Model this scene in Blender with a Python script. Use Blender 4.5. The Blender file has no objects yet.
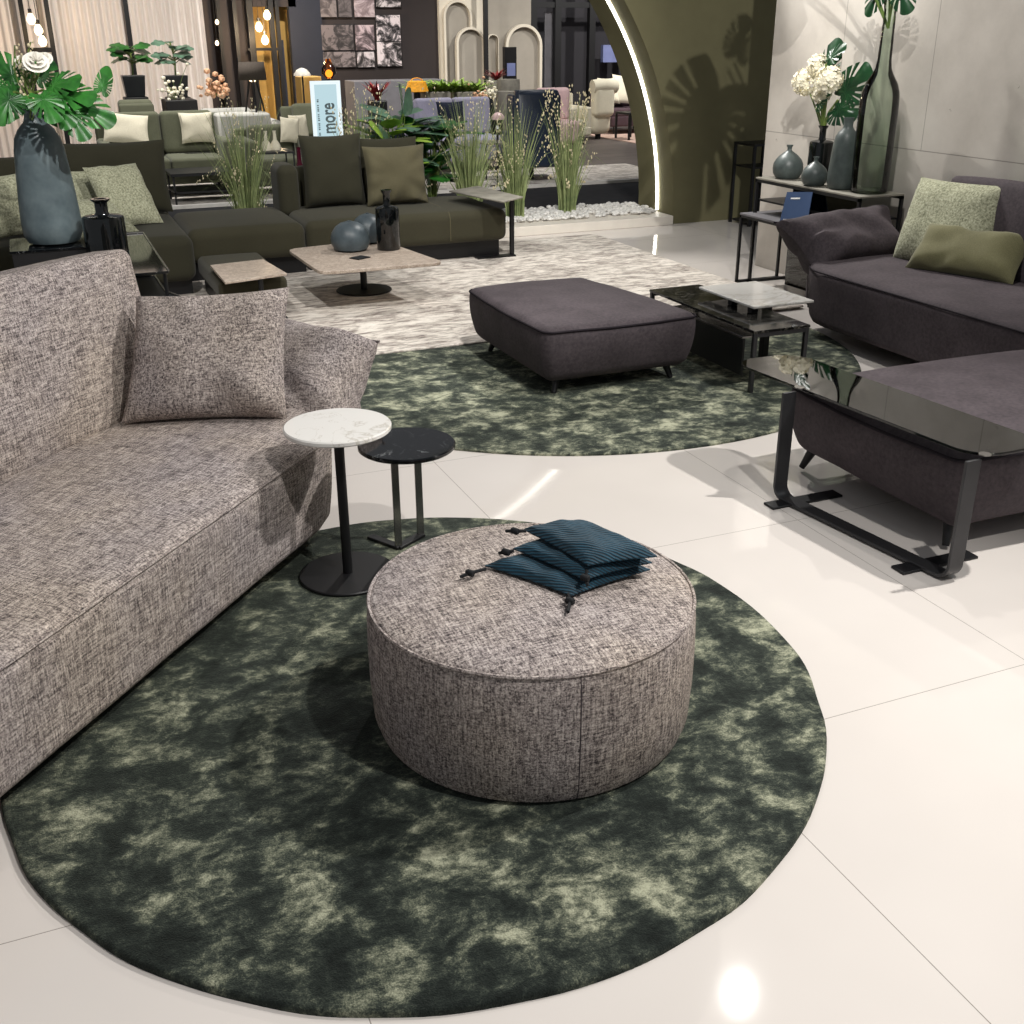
import bpy, bmesh, math, random
from mathutils import Vector, Matrix, noise
random.seed(7)
C = bpy.context.scene.collection
PI = math.pi
# ------------------------------------------------------------------ camera model
F, TH, RO, H = 1100.0, math.radians(23.6), math.radians(-.3), 1.7
YAW = math.atan2(.384, .923); cy, sy = math.cos(YAW), math.sin(YAW)
def ray(px, py):
    x = (px-512)/F; y = -(py-512)/F; c, s = math.cos(RO), math.sin(RO); x, y = c*x-s*y, s*x+c*y
    d = (x, math.cos(TH)+y*math.sin(TH), -math.sin(TH)+y*math.cos(TH))
    return Vector((d[0]*cy+d[1]*sy, -d[0]*sy+d[1]*cy, d[2]))
EYE = Vector((0, 0, H))
def G(px, py, z=0.0):
    d = ray(px, py); return EYE+d*((z-H)/d.z)
def PY(px, py, y):
    d = ray(px, py); return EYE+d*(y/d.y)
def PX(px, py, x):
    d = ray(px, py); return EYE+d*(x/d.x)

cam = bpy.data.cameras.new('camera'); cam.sensor_width = 36; cam.lens = F/1024*36
cam.clip_start = .05; cam.clip_end = 200
co = bpy.data.objects.new('camera', cam); C.objects.link(co)
c_, s_ = math.cos(RO), math.sin(RO)
def yaw(v): return Vector((v[0]*cy+v[1]*sy, -v[0]*sy+v[1]*cy, v[2]))
rt = Vector((1, 0, 0)); up = Vector((0, math.sin(TH), math.cos(TH))); fw = Vector((0, math.cos(TH), -math.sin(TH)))
cx_ = yaw(rt*c_+up*s_); cy_ = yaw(up*c_-rt*s_); cz_ = -yaw(fw)
M = Matrix((cx_, cy_, cz_)).transposed().to_4x4(); M.translation = EYE
co.matrix_world = M
bpy.context.scene.camera = co
vs = bpy.context.scene.view_settings
vs.view_transform = 'Standard'; vs.look = 'None'; vs.gamma = 1; vs.use_curve_mapping = False; vs.exposure = 0.0

# ------------------------------------------------------------------ materials
def lin(c):
    o = []
    for v in c:
        v /= 255.0; o.append(v/12.92 if v <= .04045 else ((v+.055)/1.055)**2.4)
    return (o[0], o[1], o[2], 1)
class NT:
    def __init__(s, name):
        s.m = bpy.data.materials.new(name); s.m.use_nodes = True; s.t = s.m.node_tree; s.t.nodes.clear()
        s.out = s.n('ShaderNodeOutputMaterial')
        s.tc = None
    def n(s, ty, **k):
        nd = s.t.nodes.new(ty)
        for a, b in k.items(): setattr(nd, a, b)
        return nd
    def l(s, a, b): s.t.links.new(a, b)
    def co(s, scale=(1, 1, 1), rot=(0, 0, 0)):
        if not s.tc: s.tc = s.n('ShaderNodeTexCoord')
        mp = s.n('ShaderNodeMapping'); mp.inputs['Scale'].default_value = scale; mp.inputs['Rotation'].default_value = rot
        s.l(s.tc.outputs['Object'], mp.inputs['Vector']); return mp.outputs['Vector']
    def noise(s, vec, scale=1, detail=3, rough=.5, dist=0):
        nd = s.n('ShaderNodeTexNoise'); nd.inputs['Scale'].default_value = scale; nd.inputs['Detail'].default_value = detail
        nd.inputs['Roughness'].default_value = rough; nd.inputs['Distortion'].default_value = dist
        s.l(vec, nd.inputs['Vector']); return nd.outputs['Fac']
    def ramp(s, fac, stops, interp='LINEAR'):
        r = s.n('ShaderNodeValToRGB'); r.color_ramp.interpolation = interp
        e = r.color_ramp.elements
        while len(e) < len(stops): e.new(.5)
        for i, (p, c) in enumerate(stops):
            e[i].position = p; e[i].color = lin(c) if len(c) == 3 else c
        s.l(fac, r.inputs['Fac']); return r.outputs['Color']
    def mix(s, fac, a, b, mode='MIX'):
        m = s.n('ShaderNodeMix', data_type='RGBA', blend_type=mode)
        for sock, v in ((m.inputs[0], fac), (m.inputs[6], a), (m.inputs[7], b)):
            if hasattr(v, 'links'): s.l(v, sock)
            else: sock.default_value = v
        return m.outputs[2]
    def math(s, op, a, b=0.0):
        m = s.n('ShaderNodeMath', operation=op)
        for i, v in enumerate((a, b)):
            if hasattr(v, 'links'): s.l(v, m.inputs[i])
            else: m.inputs[i].default_value = v
        return m.outputs[0]
    def bump(s, h, strength=.3, dist=.01):
        b = s.n('ShaderNodeBump'); b.inputs['Strength'].default_value = strength; b.inputs['Distance'].default_value = dist
        s.l(h, b.inputs['Height']); return b.outputs['Normal']
    def pbsdf(s, col, rough=.5, normal=None, metal=0, spec=.5, sheen=0, coat=0, sheen_tint=None, emit=None, estr=0, trans=0, ior=1.45):
        p = s.n('ShaderNodeBsdfPrincipled')
        if hasattr(col, 'links'): s.l(col, p.inputs['Base Color'])
        else: p.inputs['Base Color'].default_value = lin(col)
        if hasattr(rough, 'links'): s.l(rough, p.inputs['Roughness'])
        else: p.inputs['Roughness'].default_value = rough
        p.inputs['Metallic'].default_value = metal; p.inputs['Specular IOR Level'].default_value = spec
        p.inputs['Sheen Weight'].default_value = sheen; p.inputs['Coat Weight'].default_value = coat
        p.inputs['Transmission Weight'].default_value = trans; p.inputs['IOR'].default_value = ior
        if sheen_tint: p.inputs['Sheen Tint'].default_value = lin(sheen_tint)
        if normal: s.l(normal, p.inputs['Normal'])
        if emit: p.inputs['Emission Color'].default_value = lin(emit); p.inputs['Emission Strength'].default_value = estr
        s.l(p.outputs[0], s.out.inputs['Surface']); return p
def plain(name, col, rough=.5, metal=0, spec=.5, var=.12, vs_=6, **k):
    t = NT(name); a = lin(col); f = t.noise(t.co(), vs_, 4)
    lo = tuple(v*(1-var) for v in a[:3])+(1,); hi = tuple(min(1, v*(1+var)) for v in a[:3])+(1,)
    t.pbsdf(t.ramp(f, [(.3, lo), (.7, hi)]), rough, metal=metal, spec=spec, **k); return t.m
def fabric(name, lo, hi, scale=260, rough=.9, sheen=.0, bump=.25, big=2.5, bigamt=.25, spec=.2, sheen_tint=None):
    t = NT(name); f = t.noise(t.co(), scale, 3, .7); g = t.noise(t.co(), big, 4)
    c = t.ramp(f, [(.3, lo), (.7, hi)])
    k = t.ramp(g, [(.3, (1-bigamt,)*3+(1,)), (.7, (1, 1, 1, 1))])
    c = t.mix(1.0, c, k, 'MULTIPLY')
    t.pbsdf(c, rough, t.bump(f, bump, .003), sheen=sheen, spec=spec, sheen_tint=sheen_tint); return t.m
def tweed():
    t = NT('grey_tweed')
    a = t.noise(t.co((20, 190, 190)), 1, 3, .65); b = t.noise(t.co((190, 20, 190)), 1, 3, .65); c = t.noise(t.co((190, 190, 20)), 1, 3, .65)
    h = t.math('ADD', t.math('ADD', a, b), c); h = t.math('MULTIPLY', h, 1/3.0)
    f = t.noise(t.co(), 420, 2, .6)
    h2 = t.math('ADD', t.math('MULTIPLY', h, .75), t.math('MULTIPLY', f, .25))
    col = t.ramp(h2, [(.375, (30, 29, 33)), (.45, (100, 92, 90)), (.51, (164, 153, 147)), (.59, (220, 209, 200))])
    tone = t.noise(t.co((1, 1, 1)), 2.2, 3)
    col = t.mix(1.0, col, t.ramp(tone, [(.35, (.93, .94, .99, 1)), (.65, (1, .98, .93, 1))]), 'MULTIPLY')
    t.pbsdf(col, .92, t.bump(h2, .5, .004), spec=.15); return t.m
def rug_green(name, shift=.0):
    t = NT(name)
    v = t.co((1, 1, 1)); a = t.noise(v, 8.0, 9, .62, .45); b = t.noise(t.co((1, 1.5, 1), (0, 0, .5)), 22, 8, .74, .5); big = t.noise(v, 3.0, 3, .5, .6)
    hair = t.noise(t.co((1, 1, 1)), 260, 2, .6)
    m = t.math('ADD', t.math('MULTIPLY', a, .50), t.math('MULTIPLY', b, .34)); m = t.math('ADD', m, t.math('MULTIPLY', big, .16))
    m = t.math('ADD', m, t.math('MULTIPLY', t.math('SUBTRACT', hair, .5), .11))
    s = shift-.010
    col = t.ramp(m, [(.40+s, (16, 21, 20)), (.475+s, (34, 40, 37)), (.52+s, (58, 64, 57)), (.56+s, (104, 108, 92)), (.63+s, (180, 181, 156))])
    t.pbsdf(col, .85, t.bump(t.math('ADD', m, t.math('MULTIPLY', hair, .3)), .7, .014), sheen=.15, sheen_tint=(190, 200, 180), spec=.2); return t.m
def rug_beige():
    t = NT('beige_rug_pile')
    a = t.noise(t.co((1, 2.2, 1)), 3.2, 6, .62, 1.2); b = t.noise(t.co((1, 3.4, 1), (0, 0, -.3)), 9, 5, .65, 1.0); hair = t.noise(t.co(), 200, 2)
    m = t.math('ADD', t.math('MULTIPLY', a, .45), t.math('MULTIPLY', b, .55)); m = t.math('ADD', m, t.math('MULTIPLY', t.math('SUBTRACT', hair, .5), .08))
    col = t.ramp(m, [(.38, (120, 110, 104)), (.47, (176, 167, 158)), (.53, (214, 206, 196)), (.62, (232, 226, 216))])
    t.pbsdf(col, .9, t.bump(m, .4, .01), sheen=.1, spec=.2); return t.m
def floor_tile():
    t = NT('glossy_white_tile'); tc = t.n('ShaderNodeTexCoord'); sp = t.n('ShaderNodeSeparateXYZ'); t.l(tc.outputs['Object'], sp.inputs[0])
    def seam(s, o, p):
        f = t.math('FRACT', t.math('DIVIDE', t.math('SUBTRACT', s, o-50*p), p))
        d = t.math('ABSOLUTE', t.math('SUBTRACT', f, .5)); return t.math('GREATER_THAN', d, .5-.0012/p)
    k = t.math('MAXIMUM', seam(sp.outputs[0], 1.394, 1.065), seam(sp.outputs[1], 1.975, 1.12))
    n = t.noise(t.co(), 1.6, 3)
    base = t.ramp(n, [(.3, (216, 209, 203)), (.7, (222, 215, 209))])
    col = t.mix(k, base, lin((150, 143, 136)))
    t.pbsdf(col, t.ramp(n, [(.3, (.045,)*3+(1,)), (.7, (.065,)*3+(1,))]), spec=.5); return t.m
def concrete():
    t = NT('pale_concrete_panel'); tc = t.n('ShaderNodeTexCoord'); sp = t.n('ShaderNodeSeparateXYZ'); t.l(tc.outputs['Object'], sp.inputs[0])
    n = t.noise(t.co(), 1.5, 8, .6); f = t.noise(t.co(), 30, 3)
    base = t.ramp(n, [(.3, (176, 169, 160)), (.5, (194, 187, 178)), (.7, (206, 200, 191))])
    def seam(s, o, p, w):
        fr = t.math('FRACT', t.math('DIVIDE', t.math('SUBTRACT', s, o-50*p), p)); d = t.math('ABSOLUTE', t.math('SUBTRACT', fr, .5)); return t.math('GREATER_THAN', d, .5-w/p)
    k = t.math('MAXIMUM', seam(sp.outputs[2], 1.005, 1.25, .003), t.math('MULTIPLY', t.math('GREATER_THAN', sp.outputs[2], 1.0), seam(sp.outputs[1], 5.655, .862, .0025)))
    vo = t.n('ShaderNodeTexVoronoi'); vo.inputs['Scale'].default_value = 5; t.l(t.co(), vo.inputs['Vector'])
    pits = t.math('LESS_THAN', vo.outputs['Distance'], .05)
    pm = t.math('MULTIPLY', pits, t.math('GREATER_THAN', t.noise(t.co(), 60, 2), .5))
    col = t.mix(t.math('MULTIPLY', k, .6), base, lin((96, 90, 84))); col = t.mix(t.math('MULTIPLY', pm, .7), col, lin((110, 104, 97)))
    t.pbsdf(col, .75, t.bump(f, .12, .004)); return t.m
def marble(name, base, vein, sc=3.0, rough=.12, w=.03, dens=.5):
    t = NT(name); v = t.co(); d = t.noise(v, sc, 6, .6, 1.8); a = t.math('ABSOLUTE', t.math('SUBTRACT', d, dens))
    d2 = t.noise(v, sc*2.6, 5, .6, 2.5); a2 = t.math('ABSOLUTE', t.math('SUBTRACT', d2, dens+.03))
    k = t.math('MINIMUM', a, t.math('MULTIPLY', a2, 1.6))
    t.pbsdf(t.ramp(k, [(0, vein), (w*.8, tuple((b*2+v_)/3 for b, v_ in zip(base, vein))), (w*2.6, base)]), rough); return t.m
def glass(name, tint, gl=.9, rough=.02, edge=None, facing=.35, ior=1.52):
    t = NT(name); tr = t.n('ShaderNodeBsdfTransparent'); g = t.n('ShaderNodeBsdfGlossy'); g.inputs['Roughness'].default_value = rough
    g.inputs['Color'].default_value = (gl, gl, gl, 1)
    nz = t.noise(t.co(), 3, 2)
    tcol = t.ramp(nz, [(.2, tuple(max(0, c-4) for c in tint)), (.8, tint)])
    if edge:
        lw = t.n('ShaderNodeLayerWeight'); lw.inputs['Blend'].default_value = facing
        tcol = t.mix(lw.outputs['Facing'], tcol, lin(edge))
    t.l(tcol, tr.inputs['Color'])
    fr = t.n('ShaderNodeFresnel'); fr.inputs['IOR'].default_value = ior
    mx = t.n('ShaderNodeMixShader'); t.l(fr.outputs[0], mx.inputs[0]); t.l(tr.outputs[0], mx.inputs[1]); t.l(g.outputs[0], mx.inputs[2])
    t.l(mx.outputs[0], t.out.inputs['Surface']); return t.m
def leafmat(name, lo, hi, rough=.35):
    t = NT(name); n = t.noise(t.co(), 9, 4, .6); 
    p = t.pbsdf(t.ramp(n, [(.3, lo), (.7, hi)]), rough, spec=.5); return t.m
def emit(name, col, s):
    t = NT(name); e = t.n('ShaderNodeEmission'); e.inputs['Color'].default_value = lin(col); e.inputs['Strength'].default_value = s
    t.l(e.outputs[0], t.out.inputs['Surface']); return t.m
def photo(name, seed, lo, hi):
    t = NT(name); v = t.co((1, 1, 1), (seed*.7, seed, seed*.3)); a = t.noise(v, 3.4+seed % 3, 5, .65, 1.2)
    t.pbsdf(t.ramp(a, [(.42, lo), (.5, tuple((x+y)//2 for x, y in zip(lo, hi))), (.56, hi)]), .6); return t.m
def wood_floor():
    t = NT('grey_plank_floor'); n = t.noise(t.co((.6, 9, 1)), 1.0, 5, .6); br = t.n('ShaderNodeTexBrick')
    br.inputs['Scale'].default_value = 1; br.inputs['Brick Width'].default_value = 1.6; br.inputs['Row Height'].default_value = .2; br.inputs['Mortar Size'].default_value = .006
    br.inputs['Color1'].default_value = (1, 1, 1, 1); br.inputs['Color2'].default_value = (.86, .86, .86, 1); br.inputs['Mortar'].default_value = (.5, .5, .5, 1)
    t.l(t.co(), br.inputs['Vector'])
    c = t.mix(1.0, t.ramp(n, [(.3, (92, 84, 80)), (.7, (122, 112, 107))]), br.outputs['Color'], 'MULTIPLY')
    t.pbsdf(c, .45); return t.m
def curtain_m():
    t = NT('sheer_curtain'); n = t.noise(t.co((6, 1, .2)), 3, 4, .7)
    t.pbsdf(t.ramp(n, [(.3, (222, 208, 196)), (.7, (242, 230, 220))]), .9, spec=.1); return t.m
def ribbed():
    t = NT('teal_ribbed_knit'); w = t.n('ShaderNodeTexWave', bands_direction='DIAGONAL'); w.inputs['Scale'].default_value = 46; w.inputs['Distortion'].default_value = 1.5; w.inputs['Detail'].default_value = 1
    t.l(t.co(), w.inputs['Vector']); n = t.noise(t.co(), 14, 3)
    c = t.mix(w.outputs['Fac'], lin((5, 32, 46)), lin((18, 76, 98)))
    c = t.mix(1.0, c, t.ramp(n, [(.3, (.6, .6, .6, 1)), (.7, (1, 1, 1, 1))]), 'MULTIPLY')
    t.pbsdf(c, .75, t.bump(w.outputs['Fac'], .5, .004), sheen=.1); return t.m

MT = dict(
 tweed=tweed(), rug=rug_green('green_rug_pile'), rug2=rug_green('green_rug_pile_second', -.02), beige=rug_beige(), floor=floor_tile(), conc=concrete(),
 piping=plain('tweed_piping', (120, 112, 108), .9, spec=.1), black=plain('black_metal', (22, 22, 24), .42, spec=.5), gun=plain('gunmetal', (70, 70, 72), .38, metal=.7),
 chrome=plain('dark_chrome', (150, 148, 146), .22, metal=.9), white=plain('white_lacquer', (226, 224, 219), .4),
 velvet=fabric('plum_grey_nubuck', (68, 62, 66), (88, 80, 83), 60, .85, .12, .1, 5.0, .30, sheen_tint=(180, 165, 172)),
 velvetd=plain('dark_seam', (40, 36, 40), .9, spec=.1),
 wmarb=marble('white_marble', (236, 233, 228), (206, 200, 190), 1.1, .1, .008, .56), bmarb=marble('black_marble', (10, 12, 15), (150, 152, 152), 4.5, .06, .003, .60),
 bmarb2=marble('dark_green_marble', (22, 22, 22), (120, 116, 108), 6, .06, .01, .55),
 terra=marble('beige_stone', (196, 182, 168), (150, 134, 120), 9, .4, .05),
 smoke=glass('smoked_glass', (140, 143, 144), 1.0, ior=1.6), grglass=glass('green_bottle_glass', (232, 240, 230), .9, .02, (104, 140, 118), .12),
 cglass=glass('clear_glass', (236, 240, 238), .9, .01, (150, 165, 160), .3),
 frost=fabric('frosted_grey_glass', (66, 74, 73), (86, 95, 93), 12, .42, .0, .02, 6, .15, .5), frostb=fabric('frosted_blue_glass', (66, 76, 82), (92, 104, 110), 7, .42, 0, .02, 3, .3, .5),
 bglass=plain('black_glass', (8, 11, 12), .06, spec=.8), pebb=plain('white_pebble', (212, 210, 206), .6, var=.2, vs_=14), plinth=plain('plinth_stone', (214, 207, 196), .5, var=.05),
 frostv=fabric('frosted_blue_grey_glass', (84, 98, 104), (112, 126, 130), 7, .4, 0, .02, 3, .25, .5),
 olive=fabric('olive_fabric', (54, 52, 39), (70, 67, 52), 320, .9, .1, .15, 4, .12), olived=fabric('dark_olive_fabric', (46, 45, 34), (60, 58, 45), 320, .9, .1, .15, 4, .12),
 olivel=fabric('olive_cushion_fabric', (84, 80, 60), (104, 98, 76), 320, .9, .1, .15, 4, .15), boucle=fabric('sage_boucle', (110, 112, 88), (206, 206, 178), 85, .95, .1, .9, 8, .12),
 lumbar=fabric('olive_velvet', (104, 102, 72), (126, 122, 90), 200, .9, .25, .1, 5, .2), sage=fabric('sage_fabric', (92, 94, 76), (118, 120, 100), 200, .9, .1, .1, 6, .2),
 cream=fabric('cream_fabric', (214, 205, 180), (238, 231, 210), 160, .95, .1, .3, 6, .1), lav=fabric('lavender_fabric', (138, 136, 156), (166, 163, 182), 200, .9, .1, .1, 5, .15),
 navy=plain('navy_leather', (44, 54, 72), .34, spec=.5), navyf=fabric('navy_fabric', (26, 30, 44), (40, 46, 62), 200), plumf=fabric('plum_fabric', (78, 62, 68), (98, 80, 86), 200), wht=fabric('white_linen', (200, 198, 190), (226, 224, 216), 200),
 gwall=plain('olive_wall_paint', (108, 104, 78), .85, var=.05, spec=.2), led=emit('led_white', (255, 250, 240), 8.0), bulb=emit('warm_bulb', (255, 226, 180), 4.5),
 signl=emit('sign_light', (196, 224, 232), .95), signw=emit('sign_edge', (236, 248, 252), 1.05), dglet=plain('sign_grey_letters', (88, 104, 110), .6),
 leaf=leafmat('monstera_leaf', (16, 58, 22), (58, 128, 48)), leafd=leafmat('dark_leaf', (10, 40, 24), (34, 78, 44)), leafl=leafmat('lime_leaf', (98, 138, 44), (160, 190, 78), .5), leafb=leafmat('bluish_leaf', (60, 94, 74), (122, 158, 130)), stem=leafmat('green_stem', (70, 96, 40), (128, 146, 76)),
 grass=leafmat('pampas_blade', (90, 106, 64), (154, 164, 112), .6), seed=plain('pale_seed_head', (206, 194, 160), .9, var=.2), petal=plain('cream_petal', (240, 234, 212), .7, var=.06, vs_=20), rose=plain('white_rose', (236, 232, 222), .7, var=.08, vs_=30),
 peach=plain('peach_flower', (222, 176, 140), .7, var=.2, vs_=20), redl=leafmat('red_leaf', (92, 20, 28), (150, 44, 44)), orange=plain('orange_wicker', (232, 160, 30), .6, var=.25, vs_=40),
 aisle=plain('dark_aisle_carpet', (50, 50, 52), .85, var=.15, vs_=8, spec=.2), wood=wood_floor(), trimw=plain('white_edge', (214, 210, 204), .6), curtain=curtain_m(), dwall=plain('charcoal_wall', (42, 40, 44), .8, var=.06), bwall=plain('brown_black_wall', (46, 39, 38), .8, var=.06), nwall=plain('midnight_wall', (34, 37, 48), .8, var=.06),
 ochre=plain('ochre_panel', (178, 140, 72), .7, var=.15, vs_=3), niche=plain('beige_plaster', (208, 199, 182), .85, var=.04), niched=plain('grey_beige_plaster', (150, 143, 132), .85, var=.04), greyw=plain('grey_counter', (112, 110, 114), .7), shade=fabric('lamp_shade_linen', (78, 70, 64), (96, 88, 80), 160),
 blue=plain('blue_card', (62, 82, 118), .35, var=.05), paper=plain('white_print', (228, 230, 232), .6), stone=plain('grey_stone', (132, 128, 118), .8, var=.25, vs_=9), pot=plain('black_pot', (30, 32, 34), .35, var=.2), teal=ribbed(), cord=plain('black_cord', (14, 16, 20), .8), pinkrug=plain('pink_rug_pile', (206, 176, 160), .95, var=.12, vs_=5), frame=plain('black_frame', (16, 15, 16), .5), wine=plain('wine_bottle_glass', (60, 8, 26), .15), pink=plain('pink_label', (226, 120, 150), .5), pinks=plain('pink_glass', (222, 190, 190), .3), amberg=glass('amber_glass', (190, 120, 40), .9, .05), screen=plain('blue_screen', (120, 128, 170), .3), dome=plain('white_dome', (222, 216, 204), .4))

# ------------------------------------------------------------------ mesh builder
class MB:
    def __init__(s): s.v = []; s.f = []
    def add(s, vs, fs, m=None):
        o = len(s.v); s.v += [tuple(m @ Vector(v)) if m else tuple(v) for v in vs]; s.f += [tuple(i+o for i in f) for f in fs]; return s
    def box(s, x0, x1, y0, y1, z0, z1, m=None):
        v = [(x, y, z) for z in (z0, z1) for y in (y0, y1) for x in (x0, x1)]
        return s.add(v, [(0, 2, 3, 1), (4, 5, 7, 6), (0, 1, 5, 4), (2, 6, 7, 3), (0, 4, 6, 2), (1, 3, 7, 5)], m)
    def lathe(s, prof, seg=40, m=None, cap=True):
        v = []; f = []
        for r, z in prof:
            for i in range(seg): a = 2*PI*i/seg; v.append((r*math.cos(a), r*math.sin(a), z))
        for j in range(len(prof)-1):
            for i in range(seg): k = (i+1) % seg; f.append((j*seg+i, j*seg+k, (j+1)*seg+k, (j+1)*seg+i))
        if cap:
            f.append(tuple(range(seg))[::-1]); f.append(tuple((len(prof)-1)*seg+i for i in range(seg)))
        return s.add(v, f, m)
    def tube(s, pts, r, seg=8, m=None, close=False):
        pts = [Vector(p) for p in pts]; n = len(pts); v = []; f = []
        rr = r if isinstance(r, (list, tuple)) else [r]*n
        ref = Vector((0, 0, 1)); prev = None
        for i, p in enumerate(pts):
            if close: d = pts[(i+1) % n]-pts[i-1]
            else: d = pts[min(i+1, n-1)]-pts[max(i-1, 0)]
            d.normalize()
            if prev is None:
                a = d.cross(ref) if abs(d.z) < .9 else d.cross(Vector((1, 0, 0)))
            else: a = prev-d*prev.dot(d)
            a.normalize(); prev = a; b = d.cross(a)
            for k in range(seg):
                t = 2*PI*k/seg; v.append(p+(a*math.cos(t)+b*math.sin(t))*rr[i])
        for i in range(n if close else n-1):
            j = (i+1) % n
            for k in range(seg): l = (k+1) % seg; f.append((i*seg+k, i*seg+l, j*seg+l, j*seg+k))
        if not close: f.append(tuple(range(seg))[::-1]); f.append(tuple((n-1)*seg+k for k in range(seg)))
        return s.add(v, f, m)
    def prism(s, pts, z0, z1, m=None):
        n = len(pts); v = [(x, y, z0) for x, y in pts]+[(x, y, z1) for x, y in pts]
        f = [tuple(range(n))[::-1], tuple(range(n, 2*n))]+[(i, (i+1) % n, n+(i+1) % n, n+i) for i in range(n)]
        return s.add(v, f, m)
    def grid(s, fn, nu, nv, m=None, two=False):
        v = [fn(i/nu, j/nv) for j in range(nv+1) for i in range(nu+1)]; w = nu+1
        f = [(j*w+i, j*w+i+1, (j+1)*w+i+1, (j+1)*w+i) for j in range(nv) for i in range(nu)]
        return s.add(v, f, m)
    def ico(s, c, r, m=None, sub=1, sc=(1, 1, 1)):
        vs_, fs_ = ICO[sub]
        return s.add([(c[0]+x*r*sc[0], c[1]+y*r*sc[1], c[2]+z*r*sc[2]) for x, y, z in vs_], fs_, m)
    def build(s, name, mat, parent=None, loc=None, rot=None, smooth=True, bevel=0, solid=0, sub=0, seg=2):
        me = bpy.data.meshes.new(name); me.from_pydata(s.v, [], s.f); me.update()
        if smooth: me.polygons.foreach_set('use_smooth', [True]*len(me.polygons))
        o = bpy.data.objects.new(name, me); C.objects.link(o); me.materials.append(MT[mat])
        if parent: o.parent = parent
        if loc is not None: o.location = loc
        if rot is not None: o.rotation_euler = rot
        if solid: md = o.modifiers.new('s', 'SOLIDIFY'); md.thickness = solid; md.offset = 0
        if bevel: md = o.modifiers.new('b', 'BEVEL'); md.width = bevel; md.segments = seg; md.limit_method = 'ANGLE'; md.angle_limit = .6
        if sub: md = o.modifiers.new('u', 'SUBSURF'); md.levels = sub; md.render_levels = sub
        if smooth:
            bm = bmesh.new(); bm.from_mesh(me); bmesh.ops.recalc_face_normals(bm, faces=bm.faces)
            for e in bm.edges:
                if len(e.link_faces) == 2 and e.calc_face_angle(0) > .7: e.smooth = False
            bm.to_mesh(me); bm.free()
        return o
ICO = {}
for sub in (1, 2):
    b = bmesh.new(); bmesh.ops.create_icosphere(b, subdivisions=sub, radius=1)
    b.verts.ensure_lookup_table(); ICO[sub] = ([tuple(v.co) for v in b.verts], [tuple(v.index for v in f.verts) for f in b.faces]); b.free()
def tag(o, label, cat, group=None, kind=None):
    o['label'] = label; o['category'] = cat
    if group: o['group'] = group
    if kind: o['kind'] = kind
    return o
def thing(name, label, cat, loc=(0, 0, 0), rz=0.0, group=None):
    o = bpy.data.objects.new(name, None); C.objects.link(o); o.empty_display_size = .1; o.location = loc; o.rotation_euler = (0, 0, rz)
    return tag(o, label, cat, group)
def struct(o): o['kind'] = 'structure'; return o
def copy_tree(o, parent=None):
    c = o.copy(); C.objects.link(c)
    if parent: c.parent = parent
    for ch in [x for x in bpy.data.objects if x.parent == o]: copy_tree(ch, c)
    return c
def rot(rx=0, ry=0, rz=0): return Matrix.Rotation(rz, 4, 'Z') @ Matrix.Rotation(ry, 4, 'Y') @ Matrix.Rotation(rx, 4, 'X')
def T(x, y, z): return Matrix.Translation((x, y, z))
def frame(o, x, z):
    """4x4 with origin o, x axis along x, z axis near z."""
    x = Vector(x).normalized(); z = Vector(z); z = (z-x*z.dot(x)).normalized(); y = z.cross(x)
    m = Matrix((x, y, z)).transposed().to_4x4(); m.translation = Vector(o); return m

def softbox(lx, ly, lz, r, n=10, fn=None, mb=None, m=None, rv=None):
    """box centred on x, y with its underside at z=0; edges rounded by r, optional deform."""
    mb = mb or MB()
    def cs(l):
        h = l/2; rr = min(r, h*.98); a = [math.tan(PI/4*k/4) for k in range(5)]
        c = [-h+rr-rr*t for t in a[::-1]]; inn = [(-h+rr)+(l-2*rr)*i/n for i in range(1, n)]
        return c+inn+[h-rr+rr*t for t in a]
    L = (lx, ly, lz); idx = {}; vs_ = []; fs_ = []
    def vert(p):
        k = tuple(round(q, 6) for q in p)
        if k not in idx:
            q = [max(-l/2+min(r, l/2*.98), min(l/2-min(r, l/2*.98), c)) for c, l in zip(p, L)]
            d = Vector([a-b for a, b in zip(p, q)])
            if d.length > 1e-9: d = d.normalized()*min(r, min(L)/2*.98)
            w = Vector(q)+d; w.z += lz/2
            if fn: w = Vector(fn(w.x, w.y, w.z))
            idx[k] = len(vs_); vs_.append(tuple(w))
        return idx[k]
    for ax in range(3):
        u, v = (ax+1) % 3, (ax+2) % 3; cu, cv = cs(L[u]), cs(L[v])
        for sg in (-1, 1):
            for i in range(len(cu)-1):
                for j in range(len(cv)-1):
                    q = []
                    for a, b in ((i, j), (i+1, j), (i+1, j+1), (i, j+1)):
                        p = [0, 0, 0]; p[ax] = sg*L[ax]/2; p[u] = cu[a]; p[v] = cv[b]; q.append(vert(p))
                    fs_.append(tuple(q) if sg > 0 else tuple(q[::-1]))
    return mb.add(vs_, fs_, m)
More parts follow.
